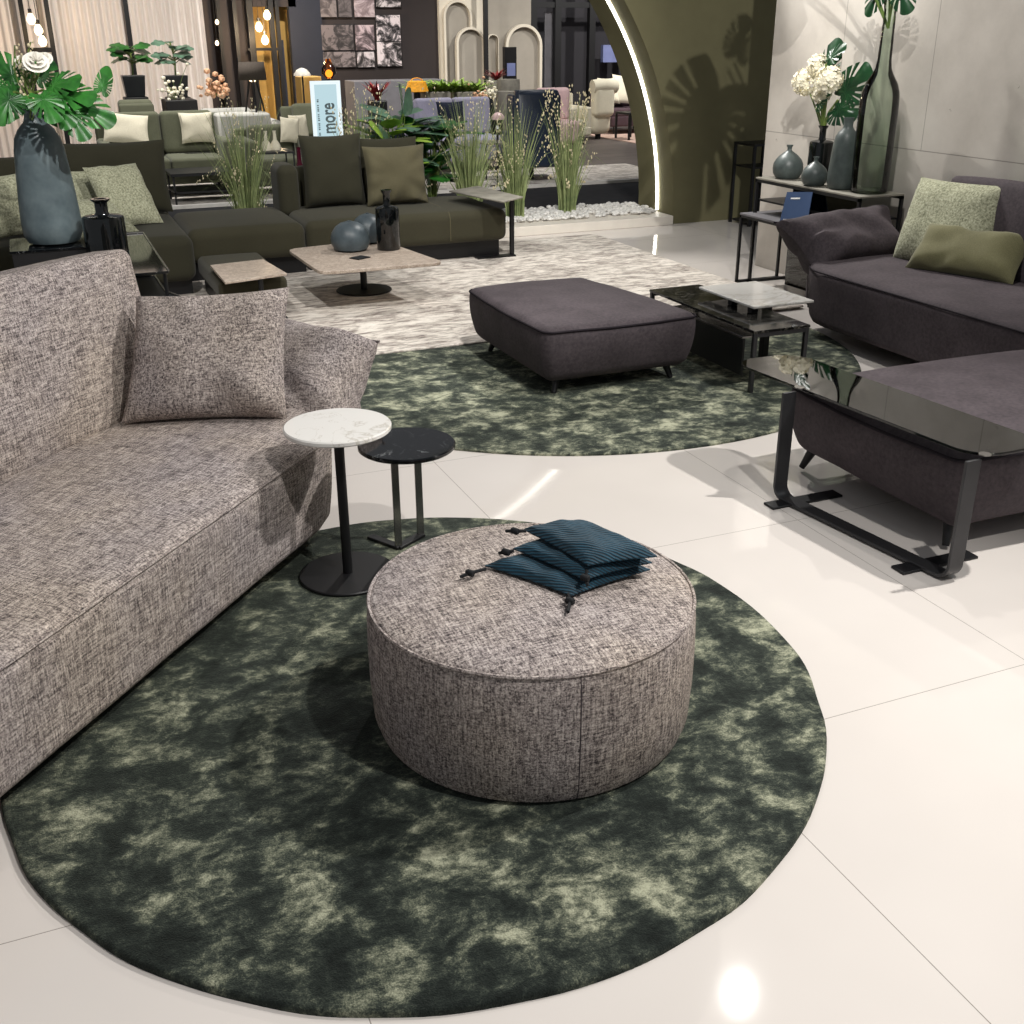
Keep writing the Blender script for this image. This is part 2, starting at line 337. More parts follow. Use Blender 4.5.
def pillow(w, h, t, pinch=.07, seed=0, wr=.012, n=26, mb=None, m=None, sag=0.0, flat=3.0):
    """cushion in the local xz-plane: x in +-w/2, z 0..h, thickness t along y."""
    mb = mb or MB(); vs_ = []; fs_ = []
    def P(a, b, s):
        u, v = 2*a-1, 2*b-1
        u = math.copysign(abs(u)**.85, u); v = math.copysign(abs(v)**.85, v)
        x = u*w/2*(1-pinch*(1-v*v)*(abs(u)**2)); z = v*h/2*(1-pinch*(1-u*u)*(abs(v)**2))
        e = max(0, (1-abs(u)**flat))*max(0, (1-abs(v)**flat)); th = t/2*(e**.48)
        nz = noise.noise(Vector((x*6+seed*3.1, z*6-seed, s*2+seed)))*wr*min(1, e*3)
        cr = noise.noise(Vector((math.atan2(z, x)*2.4+seed, seed*1.7, s)))*wr*1.4*(abs(u)**2+abs(v)**2)*min(1, e*4)
        return (x, s*(th+nz+cr)-sag*(1-v*v), z+h/2)
    for s in (-1, 1):
        o = len(vs_)
        for j in range(n+1):
            for i in range(n+1): vs_.append(P(i/n, j/n, s))
        for j in range(n):
            for i in range(n):
                q = (o+j*(n+1)+i, o+j*(n+1)+i+1, o+(j+1)*(n+1)+i+1, o+(j+1)*(n+1)+i)
                fs_.append(q if s < 0 else q[::-1])
    return mb.add(vs_, fs_, m)
def qmap(mb, w, h, c00, c10, c01, c11):
    c00, c10, c01, c11 = map(Vector, (c00, c10, c01, c11)); n = ((c10-c00).cross(c01-c00)).normalized()*-1; out = []
    for x, y, z in mb.v:
        a, b = x/w+.5, z/h; out.append(tuple(c00*(1-a)*(1-b)+c10*a*(1-b)+c01*(1-a)*b+c11*a*b+n*y))
    mb.v = out; return mb
def rrect(x0, x1, y0, y1, r, n=8):
    p = []
    for cx, cy2, a0 in ((x1-r, y0+r, -90), (x1-r, y1-r, 0), (x0+r, y1-r, 90), (x0+r, y0+r, 180)):
        for i in range(n+1): a = math.radians(a0+90*i/n); p.append((cx+r*math.cos(a), cy2+r*math.sin(a)))
    return p
# ------------------------------------------------------------------ the setting
struct(MB().box(-7, 9.5, -4, 10.2, -.1, 0).build('floor', 'floor', smooth=False))
struct(MB().box(-16, 22, 10.2, 12.35, -.1, -.004).build('floor_aisle', 'aisle', smooth=False))
struct(MB().box(-16, 26, 12.35, 30, -.1, 0).build('floor_rear', 'wood', smooth=False))
struct(MB().box(-16, 26, 12.33, 12.40, 0, .035).build('trim_1', 'trimw', smooth=False))
CW = 5.13; cyl = PX(757, 268, CW).y+.035
struct(MB().box(CW, CW+.16, -2.5, cyl, 0, 3.6).build('wall_concrete', 'conc', smooth=False, bevel=.004))
# olive wall with the round opening
ax, az, ar, af, ab_ = 2.40, .10, 3.165, 9.35, 10.02
def arcpts(r, n=96): return [(ax+r*math.cos(PI*i/n), az+r*math.sin(PI*i/n)) for i in range(n+1)]
w = MB(); A = arcpts(ar); TOP = 4.4
for yy in (af, ab_):
    for (x0, z0), (x1, z1) in zip(A[:-1], A[1:]): w.add([(x0, yy, z0), (x1, yy, z1), (x1, yy, TOP), (x0, yy, TOP)], [(0, 1, 2, 3)])
    for x0, x1 in ((-4, ax-ar), (ax+ar, 9.3)): w.add([(x0, yy, 0), (x1, yy, 0), (x1, yy, TOP), (x0, yy, TOP)], [(0, 1, 2, 3)])
for (x0, z0), (x1, z1) in zip(A[:-1], A[1:]): w.add([(x0, af, z0), (x1, af, z1), (x1, ab_, z1), (x0, ab_, z0)], [(0, 1, 2, 3)])
for sx in (ax-ar, ax+ar): w.add([(sx, af, 0), (sx, ab_, 0), (sx, ab_, az), (sx, af, az)], [(0, 1, 2, 3)])
wo = struct(w.build('wall_olive', 'gwall', smooth=False))
B_ = arcpts(ar-.015)
ls = MB().tube([(x, 9.62, z) for x, z in B_], .014, 6).build('light_strip', 'led', wo); ls['label'] = 'white light strip round the inside of the arch'
# pebble trough on the threshold of the arch
t = thing('pebble_trough', 'low pale stone trough of white pebbles under the olive arch', 'planter', (0, 0, 0))
MB().box(-.5, 5.55, 9.30, 10.18, 0, .085).build('plinth', 'plinth', t, smooth=False, bevel=.006)
p = MB(); rnd = random.Random(3)
for i in range(1900):
    x = rnd.uniform(1.2, 5.5); y = rnd.uniform(9.47, 10.12); r = rnd.uniform(.016, .034)
    p.ico((x, y, .088+r*.45+rnd.random()*.02), r, sub=1, sc=(1, rnd.uniform(.7, 1), .65))
o = p.build('pebbles', 'pebb', t); o['kind'] = 'stuff'

# ------------------------------------------------------------------ rugs
def rug(name, pts, z0, th, mat, label):
    mb = MB(); n = len(pts); cxr = sum(p[0] for p in pts)/n; cyr = sum(p[1] for p in pts)/n
    prof = [(1.0, 0), (1.0, th*.55), (.997, th*.85), (.990, th)]
    v = []; f = []
    for k, z in prof: v += [(cxr+(x-cxr)*k, cyr+(y-cyr)*k, z0+z) for x, y in pts]
    for j in range(3):
        for i in range(n): q = (i+1) % n; f.append((j*n+i, j*n+q, (j+1)*n+q, (j+1)*n+i))
    f.append(tuple(range(3*n, 4*n)))
    return tag(mb.add(v, f).build(name, mat), label, 'rug')
ca = (.792, 2.556)
pts = []
for i in range(180):
    a = 2*PI*i/180; e, d = 1.098*math.cos(a), 1.148*math.sin(a); wob = 1+.006*noise.noise(Vector((math.cos(a)*6, math.sin(a)*6, 0)))
    pts.append((ca[0]+(e*cy+d*sy)*wob, ca[1]+(-e*sy+d*cy)*wob))
rug('round_rug', pts, .0, .018, 'rug', 'mottled dark green round rug under the grey round pouf')
rug('round_rug', [(2.62+1.66*math.cos(2*PI*i/180), 5.55+1.63*math.sin(2*PI*i/180)) for i in range(180)], 0, .014, 'rug2', 'mottled green round rug under the dark square ottoman')
pts = rrect(-.6, 4.58, 5.93, 9.02, .02, 2)
rug('area_rug', pts, .0155, .012, 'beige', 'pale beige patterned rug under the low stone coffee table')

# ------------------------------------------------------------------ soft seating
def sofa_body(E, L, dep, R, z0, z1, sx, crown=.025):
    """seat with a rounded plan corner at its free end; local x along the sofa, front at y=0."""
    lx = L+E; cx = (E-L)/2; mid = dep/2; h = z1-z0
    def fn(x, y, z):
        X, Y = x+cx, y+mid
        if X > E-R and Y < R:
            dx, dy = X-(E-R), R-Y; m = max(dx, dy); k = m/max(1e-6, math.hypot(dx, dy)); X = E-R+dx*k; Y = R-dy*k
        q = max(0, (1-z/h)); Y += .012*q**1.5*(1 if Y < mid else 0); X -= .04*q**1.5 if X > E-.3 else 0
        if z > h*.8: Z = z+crown*max(0, 1-((Y-mid)/mid)**2)*(1 if X < E-.05 else .6)
        else: Z = z
        Y += .004*noise.noise(Vector((X*4, Y*4, z*6)))
        return (X*sx, Y, z0+Z)
    mb = softbox(lx, dep, h, .045, 22, fn)
    # welt line of the seat
    line = []
    for i in range(60): line.append((-L+.06+(E-R+L-.06)*i/59, 0))
    for i in range(1, 19): a = PI/2*i/18; line.append((E-R+R*math.sin(a), R-R*math.cos(a)))
    for i in range(1, 10): line.append((E, R+(dep-R-.06)*i/9))
    ce = (E-1.0, mid)
    pl = [((x-(.004 if y > .01 else 0))*sx, y+.004, z1-.012) for x, y in line]
    return mb, MB().tube(pl, .0045, 6)
def sofa(name, label, mat, pipe, loc, rz, sx, L, E, arm, back, zs, legs):
    t = thing(name, label, 'sofa', loc, rz)
    b, p = sofa_body(E, L, .98, .30, .09, zs, sx)
    o = b.build('seat', mat, t); p.build('piping', pipe, o)
    # flared pillow arm at the free end
    lo0, lo1, up0, up1 = [Vector((v[0]*sx, v[1], v[2])) for v in arm]
    w = (up1-up0).length; hh = ((up0+up1)/2-(lo0+lo1)/2).length
    ob = qmap(pillow(w, hh, .30, .11, 5, .024, 34, flat=4.5), w, hh, lo0, lo1, up0, up1).build('armrest', mat, t)
    pm = MB(); 
    for i in range(31):
        a = i/30; u = 2*a-1; u = math.copysign(abs(u)**.85, u); pm.v.append((u*w/2, 0, hh*(1-.055*(1-u*u))+.001))
    pp = qmap(pm, w, hh, lo0, lo1, up0, up1).v
    MB().tube(pp, .0055, 6).build('piping', pipe, ob)
    softbox(.17, .58, zs-.15, .07, 5, mb=MB(), m=T((E-.01)*sx, .46, .11)).build('arm_base', mat, t)
    softbox(L+back[0]-.02, .14, .52, .06, 10, m=T((back[0]-L)/2*sx-.01*sx, .93, .11)).build('back_frame', mat, t)
    # back cushion
    bx1, by, bz, th = back[0], back[1], back[2], .23; wd = back[3]
    for k in range(back[4]):
        xc = (bx1-wd/2-k*(wd+.005)); m = T(xc*sx, by+.10, zs-.02) @ rot(-.13)
        def fn(x, y, z, w=wd):
            e = (1-(2*x/w)**4); return (x, y*(.72+.28*e*max(0, 1-(2*z/(bz-zs)-1)**4))+.006*noise.noise(Vector((x*5, z*5, k))), z-.02*(2*x/w)**2*(z/(bz-zs)))
        o = softbox(wd, th, bz-zs, .04, 12, fn, m=m).build('backrest', mat, t)
        zt = bz-zs
        MB().tube([m @ Vector(fn(-wd/2+.03+(wd-.06)*i/24, -th/2*.55, zt-.014)) for i in range(25)], .006, 6).build('piping', pipe, o)
    for (x, y) in legs:
        l = MB().tube([(x*sx, y, .12), ((x+.02)*sx, y-.02, .02)], [.02, .012], 10); l.build('leg', 'black', t)
    return t
sofa('sofa', 'long grey tweed sofa with flared arm on the green rug', 'tweed', 'tweed', (.738, 3.476, 0), math.radians(48.7), 1, 2.9, .33,
     [(.30, .07, .30), (.42, .72, .32), (.60, .04, .625), (.86, .74, .655)], (.26, .74, 1.03, 1.42, 2), .425, ((.17, .16), (.17, .82), (-1.62, .12), (-2.7, .8)))
# big loose cushion in the corner of the tweed sofa
S0 = Vector((.738, 3.476, 0)); ux = Vector((.66, .751, 0)); vy = Vector((-.751, .66, 0))
def SL(x, y, z): return S0+ux*x+vy*y+Vector((0, 0, z))
def cushion(name, label, mat, m, w, h, t, seed, parts=None, **k):
    o = pillow(w, h, t, seed=seed, m=None, **k).build(name, mat); o.matrix_world = m; return tag(o, label, 'cushion')
def at_dist(px, py, d): r = ray(px, py); return EYE+r*(d/math.hypot(r.x, r.y))
bl, br = G(121, 424, .452), G(287, 418, .448); db, dr = math.hypot(bl.x, bl.y), math.hypot(br.x, br.y)
cq = [bl, br, at_dist(136, 296, db+.17), at_dist(289, 287, dr+.20)]; cc = (bl+br)/2
o = qmap(pillow(.57, .47, .18, .055, 2, .02, 34), .57, .47, *[v-cc for v in cq]).build('square_cushion', 'tweed', loc=cc)
tag(o, 'large grey tweed square cushion in the corner of the tweed sofa', 'cushion')
# dark sofa on the right: front faces -x
sofa('sofa', 'dark plum grey nubuck sofa against the concrete wall', 'velvet', 'velvetd', (4.11, 5.32, 0), math.radians(-90), -1, 3.2, .20,
     [(.06, .10, .36), (.10, .86, .38), (.38, .0, .625), (.44, .86, .63)], (-.17, .72, .955, .84, 3), .42, ((.0, .3), (.1, .8), (-2.6, .1)))
# boucle and velvet cushions on the dark sofa
fm = frame((4.735, 4.985, .437), (.07, -.62, .02), (.36, .16, 1))
cushion('square_cushion', 'pale sage boucle square cushion leaning on the dark sofa', 'boucle', fm, .64, .50, .19, 9, pinch=.06)
fm = frame((4.64, 4.70, .445), (.20, -.60, -.0), (.75, .25, .9))
cushion('lumbar_cushion', 'flat olive green cushion lying in front of the boucle cushion', 'lumbar', fm, .64, .30, .15, 14, pinch=.06, wr=.022)

def ottoman(name, label, loc, lx, ly, zt, mat, pipe, bulge, legs, taper=0):
    t = thing(name, label, 'ottoman', loc)
    h = zt-.085
    def fn(x, y, z):
        k = 1-.09*max(0, 1-z/h)**2.5-.015*(z/h)**4; ex = max(0, 1-(2*y/ly)**2); ey = max(0, 1-(2*x/lx)**2)
        zz = z
        if z > h*.7: zz = z+.028*max(0, 1-(2*x/lx)**2)*max(0, 1-(2*y/ly)**2)
        x -= taper*(x+lx/2)*(y/ly+.5)
        return (x*k*(1+bulge*ex*4*(z/h)*(1-z/h*.55)), y*k*(1+bulge*ey*4*(z/h)*(1-z/h*.55)), .085+zz+.003*noise.noise(Vector((x*7, y*7, z*3))))
    o = softbox(lx, ly, h, .05, 16, fn).build('body', mat, t)
    ring = [fn(x, y, h-.02) for x, y in [(x0_, y0_) for x0_, y0_ in rrect(-lx/2+.002, lx/2-.002, -ly/2+.002, ly/2-.002, .05, 5)]]
    ring = [tuple(Vector(ring[i-1]).lerp(Vector(ring[i]), k_/8)) if False else fn(*[a_*(1-k_/8)+b_*k_/8 for a_, b_ in zip((rr_[i-1][0], rr_[i-1][1], h-.02), (rr_[i][0], rr_[i][1], h-.02))]) for rr_ in [rrect(-lx/2+.001, lx/2-.001, -ly/2+.001, ly/2-.001, .05, 5)] for i in range(len(rr_)) for k_ in range(8)]
    MB().tube(ring, .006, 6, close=True).build('piping', pipe, o)
    for sx in (-1, 1):
        for sy in (-1, 1):
            x, y = sx*(lx/2-legs), sy*(ly/2-legs)
            MB().tube([(x, y, .11), (x+sx*.03, y+sy*.03, .0 if name == 'footstool' else .016)], [.022, .013], 12).build('leg', 'black', t)
    return t
ottoman('square_ottoman', 'dark square nubuck ottoman on the second green rug', (2.60, 5.31, 0), .88, 1.08, .375, 'velvet', 'velvetd', .03, .13, .17)
ottoman('large_ottoman', 'dark plum grey ottoman behind the smoked glass side table', (3.42, 3.09, 0), 1.42, .98, .385, 'velvet', 'velvetd', .03, .10)
# round tweed pouf
t = thing('round_pouf', 'round grey tweed pouf with folded teal pouches on top', 'pouf', (1.012, 2.308, .018))
prof = [(r*.972, z*1.115) for r, z in [(.405, 0), (.42, .008), (.432, .04), (.437, .12), (.438, .2), (.436, .28), (.431, .312), (.424, .322), (.414, .327), (.36, .337), (.25, .345), (.12, .349), (.004, .35)]]
MB().lathe(prof, 96).build('body', 'tweed', t)
MB().tube([(.417*math.cos(2*PI*i/96), .417*math.sin(2*PI*i/96), .358) for i in range(96)], .005, 6, close=True).build('piping', 'tweed', t)
for a in (-1.71, 1.4):
    MB().tube([(r_*math.cos(a), r_*math.sin(a), z) for r_, z in ((.409, .01), (.4195, .044), (.425, .134), (.426, .225), (.424, .312), (.4185, .348))], .0015, 5).build('seam', 'velvet', t)
# three folded teal pouches
def pouch(label, L, Fp, R, B, zb, th, seed, cords):
    mb = MB(); P = [G(*q, zb) for q in (L, Fp, R, B)]; n = 22; org = sum(P, Vector())/4
    def pt(a, b, s):
        p = P[0]*(1-a)*(1-b)+P[1]*a*(1-b)+P[2]*a*b+P[3]*(1-a)*b
        u, v = 2*a-1, 2*b-1; e = max(0, 1-abs(u)**5)*max(0, 1-abs(v)**5)
        z = zb+(th*(.5+s*.5)*(.25+.75*e**.5) if s > 0 else th*.5*(1-e**.5)*.3)
        q = p-org; k = 1-.05*(u*u*(1-v*v)+v*v*(1-u*u))+.02*noise.noise(Vector((a*4, b*4, seed)))
        return Vector((q.x*k, q.y*k, z-zb+.006*noise.noise(Vector((a*5+seed, b*6, s*2)))*e+.004*math.sin(9*b+3*a+seed)*(s > 0)*e))
    mb.grid(lambda a, b: pt(a, b, 1), n, n); mb.grid(lambda a, b: pt(a, b, -1), n, n)
    for e in range(4):
        def ed(a): return ((a, 0), (1, a), (1-a, 1), (0, 1-a))[e]
        mb.grid(lambda a, b: pt(*ed(a), -1).lerp(pt(*ed(a), 1), b)+((pt(*ed(a), 1)*.0).to_3d()), n, 4)
    o = mb.build('drawstring_pouch', 'teal', None, loc=(org.x, org.y, zb)); tag(o, label, 'pouch', 'folded teal pouches on the pouf')
    for c in cords:
        pts_ = [G(x, y, z)-Vector((org.x, org.y, zb)) for x, y, z in c]
        d = MB().tube(pts_, .0045, 6).build('cord', 'cord', o)
        MB().lathe([(.007, -.011), (.009, -.008), (.009, .008), (.007, .011)], 10, m=T(*pts_[1]) @ rot(PI/2, 0, .6)).build('toggle', 'cord', d)
zt = .411
pouch('bottom teal ribbed pouch of the stack with a black cord to the left', (485, 568), (571, 598), (650, 572), (566, 545), zt, .032, 1, [[(486, 569, zt+.012), (470, 573, zt+.012), (460, 577, zt+.006)], [(568, 594, zt+.014), (570, 601, zt+.01), (568, 612, zt+.006)]])
pouch('middle teal ribbed pouch of the stack between the other two', (513, 551), (584, 582), (652, 565), (575, 532), zt+.03, .032, 2, [[(514, 551, zt+.045), (506, 552, zt+.043), (499, 553, zt+.035)]])
pouch('top teal ribbed pouch of the stack with cord to the far left', (524, 532), (588, 568), (657, 559), (582, 524), zt+.06, .036, 3, [[(526, 531, zt+.08), (515, 531, zt+.082), (506, 531, zt+.075)], [(587, 570, zt+.065), (585, 578, zt+.05), (588, 586, zt+.035)]])

# ------------------------------------------------------------------ tables at the front
def disc(r, z0, z1, b=.004): return [(r-b, z0), (r, z0+b), (r, z1-b), (r-b, z1), (.002, z1)]
t = thing('side_table', 'round white marble side table beside the tweed sofa', 'side table', (.765, 3.285, .018))
MB().lathe(disc(.172, .518, .536), 64).build('tabletop', 'wmarb', t)
MB().tube([(0, 0, .008), (0, 0, .518)], .0165, 16).build('pole', 'black', t)
MB().lathe(disc(.163, 0, .011, .003), 64).build('base', 'black', t)
t = thing('side_table', 'round black marble side table behind the white marble one', 'side table', (1.022, 3.385, 0))
MB().lathe(disc(.166, .405, .421), 64).build('tabletop', 'bmarb', t)
a, b, c = G(372, 543)-Vector((1.022, 3.385, 0)), G(399, 553)-Vector((1.022, 3.385, 0)), G(421, 541)-Vector((1.022, 3.385, 0))
def flatbar(mb, p, q, wid, th_):
    p, q = Vector(p), Vector(q); d = (q-p); l = d.length; d.normalize(); side = Vector((-d.y, d.x, 0)).normalized() if abs(d.z) < .9 else None
    return p, d, l
zb = .018
for q in (b, c): MB().box(q.x-.013, q.x+.013, q.y-.005, q.y+.005, zb, .405).build('leg', 'chrome', t, bevel=.002)
for p, q in ((a, b), (b, c)):
    d = (q-p).normalized(); s = Vector((-d.y, d.x, 0))*.016; p2, q2 = p-d*.008, q+d*.008
    MB().prism([(v.x, v.y) for v in (p2-s, q2-s, q2+s, p2+s)], zb, zb+.012).build('foot_bar', 'black', t, bevel=.002)
# smoked glass side table on a flat steel frame
t = thing('side_table', 'low smoked glass side table on a dark steel frame', 'side table', (0, 0, 0))
gp = [G(748, 364, .45), G(985, 456, .45)]
x0, y1, y0 = 2.585, 3.72, 2.455
MB().prism([(x-.085*(y-3.05), y) for x, y in rrect(x0, x0+.315, y0, y1, .11, 10)], .440, .450).build('tabletop', 'smoke', t, bevel=.002)
yl, yr = 3.30, 2.465
def xfr(y): return 2.571-.125*(y-2.88)
fb = MB(); hw = .030; th = .012; R = .05
path = [(yl, .44), (yl, .07)]+[(yl-R+R*math.cos(a), .012+R+0-R*math.sin(a)) for a in [PI/2*i/8 for i in range(9)]]
path = [(yl, .438)]+[(yl-R+R*math.cos(a), .014+R-R*math.sin(a)) for a in [PI/2*i/8 for i in range(9)]]+[(yr+R-R*math.sin(a), .014+R-R*math.cos(a)) for a in [PI/2*i/8 for i in range(9)]]+[(yr, .438)]
v = []; f = []
for i, (y, z) in enumerate(path):
    pa = path[max(i-1, 0)]; pb = path[min(i+1, len(path)-1)]; d = Vector((pb[0]-pa[0], pb[1]-pa[1])).normalized(); nn = Vector((-d.y, d.x))*th/2
    for sx in (-hw, hw):
        for sg in (-1, 1): v.append((xfr(y)+sx, y+nn.x*sg, z+nn.y*sg))
for i in range(len(path)-1):
    o, q = i*4, i*4+4
    for k, l in ((0, 1), (1, 3), (3, 2), (2, 0)): f.append((o+k, o+l, q+l, q+k))
f += [(0, 1, 3, 2), tuple(len(v)-4+k for k in (0, 2, 3, 1))]
fb.add(v, f).build('frame', 'gun', t, bevel=.0015)
for yy in (3.24, 2.60): MB().box(xfr(yy)-.10, xfr(yy)+.23, yy-.032, yy+.032, 0, .010).build('foot_bar', 'black', t, bevel=.003)
for yy in (yl, yr): MB().lathe([(.020, .4502), (.020, .4535), (.002, .4545)], 20, m=T(xfr(yy)+.045, yy, 0)).build('cap', 'chrome', t)
# narrow black marble table with the raised white marble top
t = thing('coffee_table', 'narrow dark marble coffee table between ottoman and dark sofa', 'coffee table', (0, 0, .014))
X0, X1, Y0, Y1, Z = 3.165, 3.50, 4.47, 5.53, .306
MB().box(X0, X1, Y0, Y1, Z, Z+.014).build('tabletop', 'bmarb2', t, bevel=.002)
for x in (X0+.014, X1-.014):
    for y in (Y0+.014, Y1-.014): MB().box(x-.011, x+.011, y-.011, y+.011, 0, Z).build('leg', 'gun', t, bevel=.002)
for y in (Y0+.014, Y1-.014): MB().box(X0+.025, X1-.025, y-.009, y+.009, Z-.022, Z).build('rail', 'gun', t)
MB().box(X0+.02, X0+.034, Y0+.12, Y1-.2, .06, Z-.055).build('side_panel', 'black', t, bevel=.002)
MB().box(X0+.015, X1-.015, Y0+.12, Y1-.2, Z-.055, Z-.042).build('shelf', 'chrome', t, bevel=.002)
t = thing('marble_stand', 'white marble raised top standing on the dark marble coffee table', 'table', (0, 0, .335))
MB().box(3.335, 3.715, 4.735, 5.275, .036, .050).build('tabletop', 'wmarb', t, bevel=.004)
for yy in (4.81, 5.00): MB().box(3.362, 3.402, yy-.02, yy+.02, 0, .036).build('block', 'black', t, bevel=.002)
MB().box(3.59, 3.63, 4.98, 5.02, -.320, .036).build('leg', 'black', t, bevel=.002)
# ------------------------------------------------------------------ olive modular sofa
t = thing('modular_sofa', 'long low olive modular sofa in front of the pebble trough', 'sofa', (0, 0, .028))
Zs = .375
def pad(x0, x1, y0, y1, z0, z1, r=.05, crown=.015, n=14):
    lx, ly = x1-x0, y1-y0
    def fn(x, y, z): return (x, y, z+crown*max(0, 1-(2*x/lx)**4)*max(0, 1-(2*y/ly)**4)*(z/(z1-z0)))
    return softbox(lx, ly, z1-z0, r, n, fn, m=T((x0+x1)/2, (y0+y1)/2, z0))
pad(1.81, 3.44, 8.32, 9.26, .13, Zs, .06).build('seat', 'olive', t)
pad(.94, 1.80, 8.28, 9.26, .13, Zs, .07).build('seat', 'olive', t)
pad(-.45, .93, 7.85, 9.26, .10, Zs+.035, .07).build('seat', 'olived', t)
MB().box(1.84, 3.40, 8.42, 9.24, 0, .13).build('plinth', 'black', t)
MB().box(-.40, .90, 7.95, 9.24, 0, .13).box(.90, 1.80, 8.38, 9.24, 0, .13).build('plinth', 'black', t)
MB().tube([(2.95, 8.318, z) for z in (.16, .25, .33)]+[(2.95, 8.35, Zs-.002), (2.95, 8.6, Zs+.014), (2.95, 9.2, Zs+.012)], .004, 5).build('seam', 'olivel', t)
pad(1.75, 1.92, 8.93, 9.27, Zs-.05, .715, .06, .01).build('armrest', 'olived', t)
pad(1.90, 3.03, 9.12, 9.28, Zs-.05, .68, .05, .01).build('back_frame', 'olived', t)
pad(-.55, .92, 9.12, 9.28, Zs-.05, .74, .05, .01).build('back_frame', 'olived', t)
def lean(px, w, h, th, y, z, name, label, mat, seed, tilt=-.2, rz=0, pinch=.05, sag=0, cat='cushion', **k):
    return cushion(name, label, mat, T(px, y, z) @ rot(0, 0, rz) @ rot(tilt, 0, 0), w, h, th, seed, pinch=pinch, **k)
zc = Zs+.045
lean(2.20, .50, .55, .20, 8.93, zc, 'back_cushion', 'tall olive back cushion beside the square cushion on the olive sofa', 'olived', 21, -.14, pinch=.06, wr=.018)
lean(2.68, .52, .50, .12, 9.03, zc, 'back_cushion', 'olive back cushion mostly hidden behind the square cushion', 'olived', 22, -.1)
lean(2.68, .52, .46, .20, 8.80, zc, 'square_cushion', 'brown olive square cushion at the right end of the olive sofa', 'olivel', 23, -.16, .03, pinch=.07, wr=.03)
lean(.53, .80, .52, .20, 8.90, zc+.04, 'back_cushion', 'wide dark olive back cushion behind the sage boucle cushions', 'olived', 24, -.12, -.03)
lean(-.10, .60, .45, .18, 8.90, zc+.04, 'back_cushion', 'olive back cushion behind the tall blue vase', 'olived', 25, -.15, .2)
cushion('square_cushion', 'sage boucle cushion slumped against the wide olive back cushion', 'boucle', frame((.62, 8.36, zc+.03), (.30, .12, .0), (-.26, .24, .40)), .40, .50, .15, 26, pinch=.05, wr=.015)
cushion('square_cushion', 'folded pale boucle cushion under the slumped one beside the bottle', 'boucle', frame((.42, 8.05, zc+.03), (.4, .15, .0), (-.25, .45, .22)), .40, .44, .13, 27)
cushion('square_cushion', 'sage boucle cushion peeping out behind the slumped one', 'boucle', frame((.28, 8.70, zc+.04), (.6, -.05, 0), (0, .3, 1)), .40, .36, .12, 28)
cushion('square_cushion', 'pale sage cushion at the far left behind the blue vase', 'boucle', frame((-.16, 8.15, zc+.04), (.5, .3, 0), (-.2, .35, 1)), .44, .42, .14, 29)
# low olive footstool in front of the bench
t = thing('footstool', 'low olive footstool behind the small stone table', 'footstool', (0, 0, .028))
pad(.96, 1.40, 7.10, 8.06, .10, .235, .04).build('seat', 'olive', t)
MB().box(.99, 1.34, 7.20, 8.0, 0, .10).build('plinth', 'black', t)
# tray table at the end
t = thing('tray_table', 'small black slab tray table over the right end of the olive sofa', 'side table', (0, 0, .028))
q = [G(*p, .505) for p in ((449, 191), (478, 186), (523, 197), (503, 202))]
MB().prism([(v.x, v.y) for v in q][::-1], .468, .480).build('tabletop', 'stone', t, bevel=.003)
MB().box(3.468, 3.498, 8.33, 8.36, 0, .468).build('pole', 'black', t)
MB().box(3.17, 3.50, 8.30, 8.38, 0, .012).build('base', 'black', t)
# coffee tables of beige stone
t = thing('coffee_table', 'low beige stone coffee table on a round black foot', 'coffee table', (2.02, 7.55, .028))
c0 = Vector((2.02, 7.55))
q = [G(*p, .312) for p in ((287, 249), (379, 239), (445, 262), (320, 272))]
def roundpoly(P, r, n=6):
    out = []
    for i, p in enumerate(P):
        a, b = P[i-1], P[(i+1) % len(P)]; da, db = (a-p).normalized(), (b-p).normalized()
        for k in range(n+1):
            s = k/n; out.append(p+da*r*(1-s)**2+db*r*s**2)
    return out
rp = roundpoly([Vector((v.x, v.y))-c0 for v in q], .09)
MB().prism([tuple(p) for p in rp][::-1], .262, .284).build('tabletop', 'terra', t, bevel=.004)
MB().tube([(0, 0, .01), (0, 0, .262)], .024, 16).build('pole', 'black', t)
MB().lathe(disc(.195, 0, .012), 48).build('base', 'black', t)
t = thing('side_table', 'small square beige stone table beside the low olive footstool', 'side table', (1.17, 7.1, .028))
c1 = Vector((1.17, 7.1))
q = [G(*p, .312) for p in ((210, 265), (263, 259), (287, 273), (225, 282))]
MB().prism([(v.x-c1.x, v.y-c1.y) for v in q][::-1], .268, .284).build('tabletop', 'terra', t, bevel=.003)
MB().tube([(.03, -.14, .01), (.03, -.14, .268)], .016, 12).build('pole', 'black', t)
MB().lathe(disc(.15, 0, .01), 40, m=T(.03, -.14, 0)).build('base', 'black', t)
